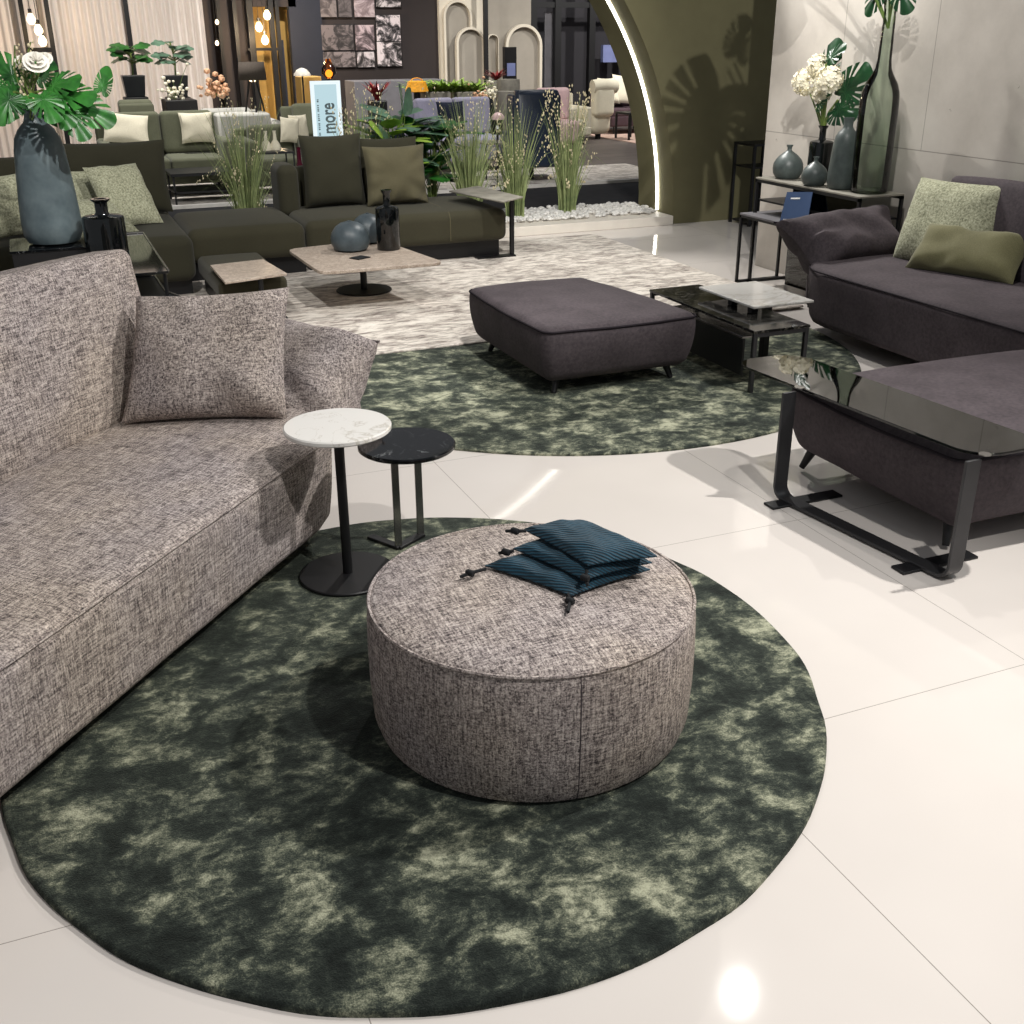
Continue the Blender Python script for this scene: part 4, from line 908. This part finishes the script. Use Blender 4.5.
# photographs on the dark wall
fr = [(320, 0, 337, 17), (338, 0, 352, 17), (354, 0, 375, 17), (376, -6, 401, 7), (321, 25, 354, 50), (355, 25, 375, 50), (376, 15, 401, 41), (323, 52, 356, 67), (357, 52, 375, 67), (377, 42, 402, 66)]
desc = ['portrait at the top left corner', 'narrow grey landscape at the top', 'pale top middle print', 'high contrast print at the top right', 'wide dark print in the middle left', 'pale centre print', 'black and white crossing figures print', 'bottom left print behind the amber lamp', 'small bottom middle print', 'bottom right print above the red plant']
tones = [((70, 62, 62), (120, 110, 108)), ((60, 54, 54), (96, 88, 88)), ((120, 104, 106), (180, 164, 166)), ((20, 18, 18), (200, 190, 190)), ((44, 40, 40), (112, 102, 102)), ((60, 50, 52), (190, 170, 174)), ((18, 16, 18), (214, 202, 204)), ((60, 54, 54), (128, 118, 118)), ((40, 36, 36), (206, 196, 198)), ((22, 20, 20), (220, 208, 210))]
for i, r_ in enumerate(fr):
    xa, xb, z0, z1 = R(*r_, YF-.06); MT['photo%d' % i] = photo('print_%d' % i, i+1, *tones[i])
    t = thing('wall_print', 'monochrome wall print: '+desc[i], 'picture', ((xa+xb)/2, YF-.03, (z0+z1)/2), 0, 'prints on the dark rear wall'); w2, h2 = (xb-xa)/2, (z1-z0)/2
    MB().box(-w2, w2, -.025, .0, -h2, h2).build('image', 'photo%d' % i, t, smooth=False)
    MB().box(-w2-.008, w2+.008, .0, .018, -h2-.008, h2+.008).build('frame', 'frame', t, smooth=False)
# pendants
def pendant(px, py, Y, label, s=1.0):
    p = PY(px, py, Y); t = thing('pendant_lamp', label, 'lamp', p, 0, 'pendant bulbs at the rear'); r = .055*s
    MB().lathe([(.002, -r*1.25), (r*.6, -r*1.1), (r, -r*.35), (r*.95, r*.2), (r*.55, r*1.0), (r*.35, r*1.3)], 20).build('bulb', 'bulb', t)
    MB().lathe([(r*.42, r*1.25), (r*.42, r*2.2), (.004, r*2.3)], 14).build('socket', 'frame', t); MB().tube([(0, 0, r*2.3), (0, 0, 4.1-p.z)], .005, 5).build('cord', 'frame', t)
for px, py, l in ((31, 19, 'top bulb of the three in front of the left curtain'), (38.5, 30, 'middle bulb of the three in front of the left curtain'), (42.5, 41, 'lowest bulb of the three in front of the left curtain')): pendant(px, py, YC-.6, l)
for px, py, l in ((267, 15, 'top bulb of the three in front of the ochre panel'), (259, 27, 'middle bulb of the three in front of the ochre panel'), (265, 40, 'lowest bulb of the three in front of the ochre panel')): pendant(px, py, YF-.6, l, 1.1)
for px, py, l in ((217, 22, 'upper small bulb in the dark slatted corner'), (217, 43, 'lower small bulb in the dark slatted corner')): pendant(px, py, YF-.5, l, .55)

# ------------------------------------------------------------------ rear showroom: furniture
def bsofa(name, label, cat, x0, x1, y0, y1, zs, zb, mat, nseat, arms=(1, 1), bdir='+y', z0=.14, group=None, armh=None, loose=True):
    t = thing(name, label, cat, ((x0+x1)/2, (y0+y1)/2, 0), 0, group); cx, cy_2 = (x0+x1)/2, (y0+y1)/2; lx, ly = x1-x0, y1-y0; aw = .12
    if bdir in '+x-x': lx, ly = ly, lx
    o = Matrix.Rotation({'+y': 0, '-y': PI, '+x': -PI/2, '-x': PI/2}[bdir], 4, 'Z')
    softbox(lx, ly, zs-z0-.12, .03, 4, m=o @ T(0, 0, z0)).build('frame', mat, t)
    a0 = -lx/2+(aw if arms[0] else 0); a1 = lx/2-(aw if arms[1] else 0); wd_ = (a1-a0)/nseat
    for i in range(nseat):
        softbox(wd_-.008, ly-.2, .14, .04, 5, m=o @ T(a0+wd_*(i+.5), -.10, zs-.14)).build('seat', mat, t)
        softbox(wd_-.008, .17, zb-zs-.0, .05, 6, m=o @ T(a0+wd_*(i+.5), ly/2-.22, zs) @ rot(-.10)).build('backrest', mat, t)
    softbox(lx, .09, zb-z0-.04, .03, 4, m=o @ T(0, ly/2-.05, z0)).build('back_frame', mat, t)
    for i, s in enumerate((-1, 1)):
        if arms[i]: softbox(aw, ly-.02, (armh or zs+.18)-z0, .04, 5, m=o @ T(s*(lx/2-aw/2), 0, z0)).build('armrest', mat, t)
    for sx in (-1, 1):
        for sy in (-1, 1): MB().tube([o @ Vector((sx*(lx/2-.1), sy*(ly/2-.1), 0)), o @ Vector((sx*(lx/2-.1), sy*(ly/2-.1), z0+.02))], .014, 8).build('leg', 'black', t)
    return t
def bc(label, px, py, Y, w, h, mat, seed, tilt=-.25, rz=0, roll=0): p = PY(px, py, Y); return cushion('throw_cushion', label, mat, T(*p) @ rot(0, 0, rz) @ rot(tilt, 0, 0) @ rot(0, roll, 0), w, h, .12, seed, n=14, pinch=.07)
bsofa('sofa', 'sage green two seat sofa with cream cushions in front of the curtain', 'sofa', .72, 2.14, 13.25, 14.15, .42, .88, 'sage', 2, armh=.60)
bc('cream cushion slumped at the left arm of the sage sofa', 127, 144, 13.62, .50, .36, 'cream', 31, -.5, .1, .15); bc('pale yellow cushion at the right end of the sage sofa', 199, 143, 13.75, .38, .34, 'cream', 32, -.2)
bsofa('armchair', 'sage high backed seat behind the left half of the sage sofa', 'armchair', *[PY(117, 105, 15.2).x, PY(152, 105, 15.2).x], 14.95, 15.7, .45, PY(134, 98, 15.5).z, 'sage', 1, (0, 0), '-y')
t = thing('coffee_table', 'dark low two tier table in front of the sage sofa', 'coffee table', (1.75, 12.85, 0))
MB().box(-.42, .42, -.28, .28, .30, .33).build('tabletop', 'black', t); MB().box(-.40, .40, -.26, .26, .12, .14).build('shelf', 'black', t)
for x in (-.40, .38):
    for y in (-.26, .24): MB().box(x, x+.02, y, y+.02, 0, .30).build('leg', 'black', t)
tag(MB().box(.4, 4.2, 12.55, 15.0, .0, .01).build('area_rug', 'beige'), 'pale rug under the sage sofa in the rear room', 'rug')
def figtree(px, py0, py1, ptop, Y, seed, label, plabel):
    xa, xb, z0, z1 = R(px-10, py0, px+10, py1, Y); x = (xa+xb)/2; hw = (xb-xa)/2
    tag(MB().box(x-hw*1.05, x+hw*1.05, Y-hw, Y+hw, 0, z0-.002).build('plinth_stand', 'frame', bevel=.01), plabel, 'stand')
    t = thing('potted_plant', label, 'plant', (x, Y, z0), 0, 'fig plants in tapered black pots')
    def fn(a, b, c): k = .80+.2*c/(z1-z0); return (a*k, b*k, c)
    softbox(hw*2, hw*2, z1-z0, .01, 3, fn).build('pot', 'pot', t)
    zt_ = PY(px, ptop, Y).z-z0; rr = random.Random(seed); lf = MB(); st = MB(); st.tube([(0, 0, z1-z0-.02), (.02, 0, (z1-z0+zt_)/2), (-.02, 0, zt_)], .012, 6)
    for i in range(24):
        a = rr.uniform(0, 2*PI); z = rr.uniform(.42, 1)*(zt_-(z1-z0))+(z1-z0); b = Vector((.09*math.cos(a), .09*math.sin(a), z)); d = Vector((math.cos(a), math.sin(a)*.7, rr.uniform(-.15, .4)))
        l = rr.uniform(.13, .22); src = MB().grid(lambda u, v: ((u-.5)*l*.85*math.sin(PI*min(1, v*.95+.03))**.6*(1+.25*math.sin(v*14)), v*l, -.18*l*v*v), 4, 8)
        place(src, lf, b, d, (0, -.5, 1)); st.tube([(0, 0, z-.05), b], .006, 5)
    lf.build('foliage', 'leaf' if seed % 2 else 'leafb', t); st.build('trunk', 'stem', t)
figtree(134, 97, 75, 45, 16.2, 41, 'left potted fig plant in a tapered black pot before the curtain', 'slim black plinth under the left fig pot')
figtree(176.5, 97, 75, 42, 16.4, 42, 'right potted fig plant in a tapered black pot before the curtain', 'slim black plinth under the right fig pot')
# things beside the right fig
xa, xb, z0, z1 = R(165, 111, 195, 99, 15.2); tag(MB().box(xa, xb, 15.0, 15.5, 0, z1).build('cabinet', 'frame', bevel=.01), 'black low cabinet under the white blossoms behind the sage sofa', 'cabinet')
def blossoms(name, label, px, py, Y, n, r, mat, seed, base=None, sc=.012):
    p = PY(px, py, Y); base = base or name == 'dried_flowers'; t = thing(name, label, 'flowers', p); rr = random.Random(seed); fl = MB(); st = MB()
    for i in range(n):
        c = Vector((rr.gauss(0, r*.6), rr.gauss(0, r*.3), abs(rr.gauss(0, r*.8)))); fl.ico(c, rr.uniform(.7, 1.4)*sc, sub=1, sc=(1, 1, .8))
        if i % 4 == 0: st.tube([(0, 0, 0), c*.6+Vector((0, 0, .02)), c], .003, 4)
    fl.build('blossoms', mat, t); st.build('stem', 'stem', t)
    if base: MB().lathe([(.07, -p.z), (.09, -p.z+.05), (.10, -p.z*.4), (.06, -.03), (.05, .02)], 20).build('floor_vase', 'pot', t)
    return t
blossoms('blossom_sprig', 'white blossom sprigs on the black cabinet behind the sage sofa', 176, 99, 15.2, 40, .14, 'petal', 3, sc=.025)
bsofa('daybed', 'white linen daybed right of the sage sofa', 'daybed', *[PY(196, 110, 15.0).x, PY(268, 110, 15.0).x], 14.2, 15.8, .50, .80, 'wht', 1, (1, 1), '+y', armh=.72)
t = thing('console_table', 'white covered table in front of the white daybed', 'table', (0, 0, 0)); xa, xb, z0, z1 = R(219, 150, 268, 112, 13.9); MB().box(xa, xb, 13.75, 14.15, .05, z1).build('cloth', 'wht', t, bevel=.03); MB().box(xa+.03, xb-.03, 13.8, 14.1, 0, .05).build('base', 'black', t)
blossoms('flower_bowl', 'peach flowers on the white daybed', 216, 96, 14.9, 50, .13, 'peach', 6, sc=.035)
p = PY(236, 98, 14.75); p.z = .502; tag(MB().lathe([(.10, 0), (.115, .06), (.11, .16), (.08, .22), (.03, .25), (.002, .252)], 24).build('white_jar', 'white', loc=p), 'white rounded jar right of the peach flowers', 'jar')
# floor lamp with dark shade
pL = PY(251, 62, 14.0); xL = pL.x; t = thing('floor_lamp', 'floor lamp with a dark drum shade on a slim tripod', 'lamp', (xL, 14.0, 0)); z0, z1 = PY(251, 80, 14.0).z, PY(251, 62, 14.0).z; rS = (PY(264, 70, 14.0).x-PY(237, 70, 14.0).x)/2
MB().lathe([(rS*1.02, z0), (rS*.92, z1)], 40, cap=False).build('lamp_shade', 'shade', t, solid=.006)
for a in (.4, 2.5, 4.6): MB().tube([(.32*math.cos(a), .32*math.sin(a), 0), (.03*math.cos(a), .03*math.sin(a), z0+.06)], .012, 8).build('leg', 'frame', t)
MB().lathe([(.02, z0-.02), (.05, z0), (.05, z0+.1), (.002, z0+.11)], 16).build('socket', 'bulb', t)
# sage chair group to the right of the daybed
bsofa('sofa', 'sage green sofa seen from its side behind the olive armrest', 'sofa', *[PY(243, 150, 13.0).x, PY(310, 150, 13.0).x], 12.75, 13.55, .42, .74, 'sage', 1, (1, 1), '+y', armh=.62)
bc('left cream cushion on the side-on sage sofa', 290, 143, 13.1, .22, .28, 'cream', 33, -.25, 0, .12); bc('right cream cushion on the side-on sage sofa', 301, 142, 13.2, .22, .30, 'cream', 34, -.2, .2)
bsofa('armchair', 'dark green armchair with a grey cushion behind the side-on sage sofa', 'armchair', *[PY(286, 110, 15.2).x, PY(326, 110, 15.2).x], 14.8, 15.6, .42, .84, 'sage', 1, (1, 1), '+y')
t = thing('side_table', 'small black side table carrying two white bottles', 'side table', (0, 0, 0)); xa, xb, z0, z1 = R(257, 190, 289, 149, 12.0); MB().box(xa, xb, 11.75, 12.15, z1-.015, z1).build('tabletop', 'black', t)
for x in (xa, xb-.014):
    for y in (11.75, 12.136): MB().box(x, x+.014, y, y+.014, 0, z1-.015).build('leg', 'black', t)
for px, l in ((266.5, 'left white bottle on the small black side table'), (275.5, 'right white bottle on the small black side table')):
    p = PY(px, 148, 11.95); p.z = z1; tag(MB().lathe([(.052, 0), (.058, .02), (.05, .055), (.032, .085), (.02, .10), (.016, .17), (.02, .19), (.002, .19)], 20).build('white_bottle', 'cream', loc=p), l, 'bottle')
p = PY(303, 166, 9.62); t = thing('wine_bottle', 'dark red bottle with a pink label behind the tall olive back cushion', 'bottle', (p.x, 9.75, .087)); MB().lathe([(.045, 0), (.05, .02), (.05, .52), (.02, .60), (.018, .72), (.002, .72)], 20).build('body', 'wine', t); MB().lathe([(.052, .38), (.052, .50)], 20, cap=False).build('label', 'pink', t)
# lamp with white dome, ochre cabinet, amber lamp
p = PY(302, 72, 16.5); t = thing('dome_lamp', 'white dome lamp left of the lit sign top', 'lamp', (p.x, 16.5, 0)); MB().lathe([(.12, p.z-.05), (.115, p.z-.02), (.07, p.z+.03), (.03, p.z+.05), (.002, p.z+.055)], 28).build('lamp_shade', 'dome', t); MB().tube([(0, 0, .01), (0, 0, p.z+.04)], .012, 8).build('pole', 'frame', t); MB().lathe(disc(.12, 0, .02), 24).build('base', 'frame', t)
xa, xb, z0, z1 = R(299, 95, 318, 76, 17.5); tag(MB().box(xa, xb, 17.3, 17.7, 0, z1).build('ochre_cabinet', 'ochre', bevel=.01), 'small ochre cabinet behind the dome lamp', 'cabinet')
p = PY(329, 75, 17.0); t = thing('amber_lamp', 'amber glass lamp glowing above the lit sign', 'lamp', (p.x, 17.0, 0)); MB().lathe([(.05, p.z-.05), (.11, p.z+.02), (.10, p.z+.10), (.045, p.z+.18), (.035, p.z+.22)], 24, cap=False).build('lamp_shade', 'amberg', t); MB().ico((0, 0, p.z+.02), .055, sub=2).build('bulb', 'bulb', t); MB().tube([(0, 0, 0), (0, 0, p.z-.05)], .015, 8).build('pole', 'frame', t)
# counter under the prints, red plant, orange basket, planters
xa, xb, z0, z1 = R(352, 100, 442, 79, 18.6); tag(MB().box(xa, xb, 18.4, 19.0, 0, z1).build('counter', 'greyw', bevel=.01), 'long grey counter below the monochrome prints', 'counter')
def spiky(name, label, px, py0, py1, Y, n, wdt, mat, seed, potm=None, potrect=None, lean_=.6, group=None):
    p = PY(px, py0, Y); h = PY(px, py1, Y).z-p.z; t = thing(name, label, 'plant', p, 0, group); rr = random.Random(seed); lf = MB()
    for i in range(n):
        a = rr.uniform(0, 2*PI); l = h*rr.uniform(.7, 1.15); d = Vector((math.cos(a)*lean_, math.sin(a)*lean_, rr.uniform(.5, 1))).normalized(); bx = rr.uniform(-wdt, wdt) if wdt > .2 else 0
        src = MB().grid(lambda u, v: ((u-.5)*.05*(1-v)**.5*(h/.35), v*l, -.25*l*v*v), 2, 5); place(src, lf, (bx, rr.uniform(-.05, .05), 0), d, (0, 0, 1))
    lf.build('foliage', mat, t)
    if potrect: xa, xb, z0, z1 = R(*potrect, Y); softbox(xb-xa, .35, z1+.0, .02, 3, m=T((xa+xb)/2-p.x, 0, -p.z)).build('planter_box', potm, t)
    return t
spiky('red_plant', 'deep red leafed plant in front of the grey counter', 377, 100, 76, 17.0, 40, .1, 'redl', 3, 'pot', (371, 118, 384, 100), .45)
spiky('grass_planter', 'left stone planter box with bright green grass', 433, 92, 68, 16.5, 150, .32, 'leafl', 4, 'stone', (423, 112, 447, 91), 1.0, 'stone planter boxes with bright grass')
spiky('grass_planter', 'right stone planter box with bright green grass', 462, 92, 68, 16.5, 150, .32, 'leafl', 5, 'stone', (454, 112, 479, 91), 1.0, 'stone planter boxes with bright grass')
p = PY(417, 92, 16.2); t = thing('basket', 'orange wicker basket left of the planters', 'basket', p); MB().lathe([(.15, 0), (.17, .01), (.13, .14), (.10, .15), (.002, .15)], 20).build('body', 'orange', t); MB().tube([(.09*math.cos(a), 0, .14+.05*math.sin(a)) for a in [PI*i/8 for i in range(9)]], .008, 6).build('handle', 'orange', t); MB().tube([(0, 0, -p.z), (0, 0, 0)], .05, 10).build('stand', 'pot', t)
spiky('bromeliad', 'red bromeliad beside the dark screen stand', 496, 80, 62, 17.6, 40, .1, 'redl', 8, 'stone', (490, 110, 502, 80), .8)
t = thing('screen_stand', 'dark upright screen stand with a bluish picture', 'screen', (0, 0, 0)); xa, xb, z0, z1 = R(505, 78, 516.5, 47, 18.2); MB().box(xa, xb, 18.2, 18.3, 0, z1).build('body', 'frame', t); a0, a1, b0, b1 = R(507, 76, 515, 63, 18.2); MB().box(a0, a1, 18.185, 18.2, b0, b1).build('screen', 'screen', t)
for nm, px0, px1, pt, pb, Y, l in (('stone_block', 498, 519, 79, 100, 16.0, 'round grey stone stool behind the navy wing chair'), ('stone_block', 497, 518, 91, 120, 15.2, 'pale grey stone stool in front of the other stone stool')):
    xa, xb, z0, z1 = R(px0, pb, px1, pt, Y); tag(MB().lathe([((xb-xa)/2*k, z1*q) for k, q in ((.92, 0), (1, .04), (1, .94), (.96, 1), (.002, 1))], 28).build(nm, 'stone', loc=((xa+xb)/2, Y, 0)), l, 'stool')
blossoms('dried_flowers', 'small peach flowers left of the stone stools', 479, 99, 15.8, 30, .10, 'peach', 12, sc=.025)
blossoms('dried_flowers', 'white flowers in a dark floor vase in front of the slim black post', 489, 98, 16.0, 36, .10, 'petal', 13, sc=.025)
# lavender sofa and its small tables
bsofa('sofa', 'lavender grey sofa behind the grass clumps', 'sofa', *[PY(418, 120, 14.4).x, PY(503, 120, 14.4).x], 14.2, 15.1, .42, .89, 'lav', 2, (1, 0), armh=.6)
bc('dark teal cushion on the lavender sofa', 452, 130, 14.45, .38, .36, 'navyf', 36, -.2)
bsofa('armchair', 'dark navy low armchair behind the green broad leaved plant', 'armchair', *[PY(398, 150, 11.9).x, PY(437, 150, 11.9).x], 11.2+1.25, 13.1, .38, .66, 'navyf', 1, (1, 1), '-y')
t = thing('side_table', 'small black bench table in front of the lavender sofa', 'side table', (0, 0, 0)); xa, xb, z0, z1 = R(480, 165, 508, 141, 13.4); MB().box(xa, xb, 13.2, 13.6, z1-.02, z1).build('tabletop', 'stone', t)
for x in (xa, xb-.015):
    for y in (13.2, 13.585): MB().box(x, x+.015, y, y+.015, 0, z1-.02).build('leg', 'black', t)
xm, zt2 = PY(497, 130, 12.6).x, PY(497, 120, 12.6).z; t = thing('sign_post', 'small black sign on a thin pole before the lavender sofa', 'sign', (xm, 12.6, 0)); MB().tube([(0, 0, 0), (0, 0, zt2-.1)], .008, 8).build('pole', 'frame', t); MB().box(-.065, .065, -.01, .01, zt2-.16, zt2).build('panel', 'frame', t); MB().box(-.018, .018, -.013, -.01, zt2-.10, zt2-.06).build('mark', 'paper', t); MB().lathe(disc(.10, 0, .012), 24).build('base', 'frame', t)
p = PY(498, 117, 13.9); t = thing('glass_ball', 'pinkish glass dome above the small black sign', 'lamp', (p.x, 13.9, 0)); MB().lathe([(.085, p.z-.03), (.08, p.z+.01), (.05, p.z+.045), (.002, p.z+.06)], 24).build('lamp_shade', 'pinks', t); MB().tube([(0, 0, 0), (0, 0, p.z)], .008, 6).build('pole', 'frame', t); MB().lathe(disc(.09, 0, .012), 20).build('base', 'frame', t)
# navy wing chair
t = thing('wing_chair', 'navy leather wing chair seen from behind on a black pedestal', 'armchair', (5.76, 13.15, 0), -.12)
def wb(x, y, z): k = 1-.06*(1-z/.88); return (x*k, y+.08*(z/.88)**2-.02*(1-(2*x/.56)**2), z)
softbox(.56, .13, .88, .05, 8, wb, m=T(0, -.28, .17)).build('back_shell', 'navy', t)
softbox(.50, .10, .80, .04, 8, m=T(0, -.17, .24)).build('backrest', 'navy', t); softbox(.52, .18, .07, .03, 4, m=T(0, -.18, .985)).build('headrest', 'navy', t)
for s in (-1, 1): softbox(.07, .30, .62, .03, 5, m=T(s*.27, -.08, .38)).build('wing', 'navy', t); softbox(.08, .56, .34, .03, 5, m=T(s*.27, .10, .22)).build('armrest', 'navy', t)
softbox(.48, .56, .16, .05, 6, m=T(0, .10, .26)).build('seat', 'navy', t); MB().tube([(0, .0, .01), (0, .0, .26)], .03, 12).build('pedestal', 'frame', t); MB().lathe(disc(.26, 0, .015), 32).build('base', 'frame', t)
# right rear: cream armchair, purple bench, small tables
pC = PY(598, 128, 17.8); hC = PY(598, 84, 17.8).z; wC = (PY(607, 100, 17.8).x-PY(586, 100, 17.8).x)
t = thing('armchair', 'cream boucle armchair with rolled top seen from behind', 'armchair', (pC.x, 17.8, 0), .1)
softbox(wC, .5, hC*.48, .12, 8, m=T(0, .1, .08)).build('seat', 'cream', t); softbox(wC*1.0, .22, hC*.55, .08, 8, m=T(0, -.12, hC*.42)).build('backrest', 'cream', t)
MB().tube([(-wC*.52, -.12, hC*.96), (0, -.14, hC*.98), (wC*.62, -.12, hC*.95)], .11, 14).build('headrest', 'cream', t); MB().tube([(0, 0, 0), (0, 0, .10)], .05, 10).build('pedestal', 'frame', t)
bsofa('armchair', 'second cream armchair left of the rolled top one behind the grass', 'armchair', *[PY(563, 110, 17.2).x, PY(584, 110, 17.2).x], 16.9, 17.7, .4, .80, 'cream', 1)
bsofa('sofa', 'plum sofa at the rear right beside the arch edge', 'sofa', *[PY(604, 110, 18.6).x, PY(652, 110, 18.6).x], 18.3, 19.2, .44, .78, 'plumf', 1, (0, 1))
bc('left cream cushion on the plum sofa', 610, 104, 18.55, .40, .45, 'cream', 38, -.3); bc('right cream cushion on the plum sofa', 624, 104, 18.55, .45, .50, 'cream', 39, -.3, 0, .1)
t = thing('side_table', 'black cube side table in front of the plum sofa', 'side table', (0, 0, 0)); xa, xb, z0, z1 = R(623, 133, 640, 112, 17.4); MB().box(xa, xb, 17.2, 17.7, z1-.03, z1).build('tabletop', 'frame', t)
for x in (xa, xb-.03):
    for y in (17.2, 17.67): MB().box(x, x+.03, y, y+.03, 0, z1-.03).build('leg', 'frame', t)
q = [G(*p_) for p_ in ((588, 131), (640, 129), (650, 143), (592, 136))]
xs = [v.x for v in q]; ys = [v.y for v in q]; tag(MB().box(min(xs), max(xs)+1, min(ys), max(ys), 0, .012).build('area_rug', 'pinkrug'), 'pinkish rug in front of the plum sofa', 'rug')
tag(MB().box(4.0, 7.6, 12.6, 14.1, 0, .012).build('area_rug', 'beige'), 'pale rug under the navy wing chair', 'rug')
p = PY(558, 101, 16.4); t = thing('throw_chair', 'pale pink armchair right behind the navy wing chair', 'armchair', (p.x, 16.4, 0)); softbox(.55, .5, .34, .06, 6, m=T(0, 0, .1)).build('seat', 'pinks', t); softbox(.55, .16, .48, .06, 6, m=T(0, .2, .42)).build('backrest', 'pinks', t)
for x in (-.2, .2):
    for y in (-.2, .2): MB().tube([(x, y, 0), (x, y, .12)], .015, 8).build('leg', 'frame', t)
# ------------------------------------------------------------------ light
wd = bpy.data.worlds.new('world'); bpy.context.scene.world = wd; wd.use_nodes = True
bg = wd.node_tree.nodes['Background']; bg.inputs[0].default_value = lin((238, 241, 246)); bg.inputs[1].default_value = .25
def spot(name, loc, target, power, size=70, blend=.6, rad=.05, col=(255, 252, 247)):
    l = bpy.data.lights.new(name, 'SPOT'); l.energy = power; l.spot_size = math.radians(size); l.spot_blend = blend; l.shadow_soft_size = rad; l.color = lin(col)[:3]
    o = bpy.data.objects.new(name, l); C.objects.link(o); o.location = loc
    d = Vector(target)-Vector(loc); o.rotation_euler = d.to_track_quat('-Z', 'Y').to_euler(); return o
spot('spot_front', (1.9, .5, 3.8), (.8, 2.9, 0), 340)
spot('spot_right', (4.2, 2.3, 3.8), (1.8, 2.8, 0), 560, 76)
spot('spot_mid', (3.24, 4.15, 3.8), (1.6, 3.0, 0), 90, 80)
spot('spot_back', (4.4, 8.3, 3.8), (3.3, 5.6, 0), 430, 80)
spot('spot_coffee', (2.0, 3.6, 3.8), (2.0, 7.6, 0), 520, 66)
spot('spot_leaf', (2.0, 1.9, 4.6), (5.5, 9.35, 1.0), 1150, 30, .5, .03)
spot('spot_wall', (3.2, 4.2, 3.8), (5.13, 5.3, 1.3), 210, 74)
spot('spot_side', (4.35, 8.4, 3.3), (5.05, 5.7, 1.1), 330, 36, .6, .02)
spot('spot_trough', (3.4, 6.6, 3.9), (3.4, 9.9, .8), 330, 66)
spot('spot_olive', (.2, 5.0, 3.8), (.8, 8.6, .3), 300, 75)
for i, (x, y, p) in enumerate(((1.5, 13.6, 700), (6.5, 14, 500), (11, 17, 700), (4.5, 17, 700))):
    spot('spot_rear', (x, y, 4.2), (x+.1, y+1.9, 0.6), p, 115, .8, .1)

for nm, px, py, Y, pw in (('pendant_glow', 263, 30, 19.2, 90), ('pendant_glow', 38, 32, 16.7, 12)):
    l = bpy.data.lights.new(nm, 'POINT'); l.energy = pw; l.color = lin((255, 224, 180))[:3]; l.shadow_soft_size = .12
    o = bpy.data.objects.new(nm, l); C.objects.link(o); o.location = PY(px, py, Y)
spot('spot_niche', (8.6, 16.5, 4.0), (8.9, 20, 1.4), 420, 70)
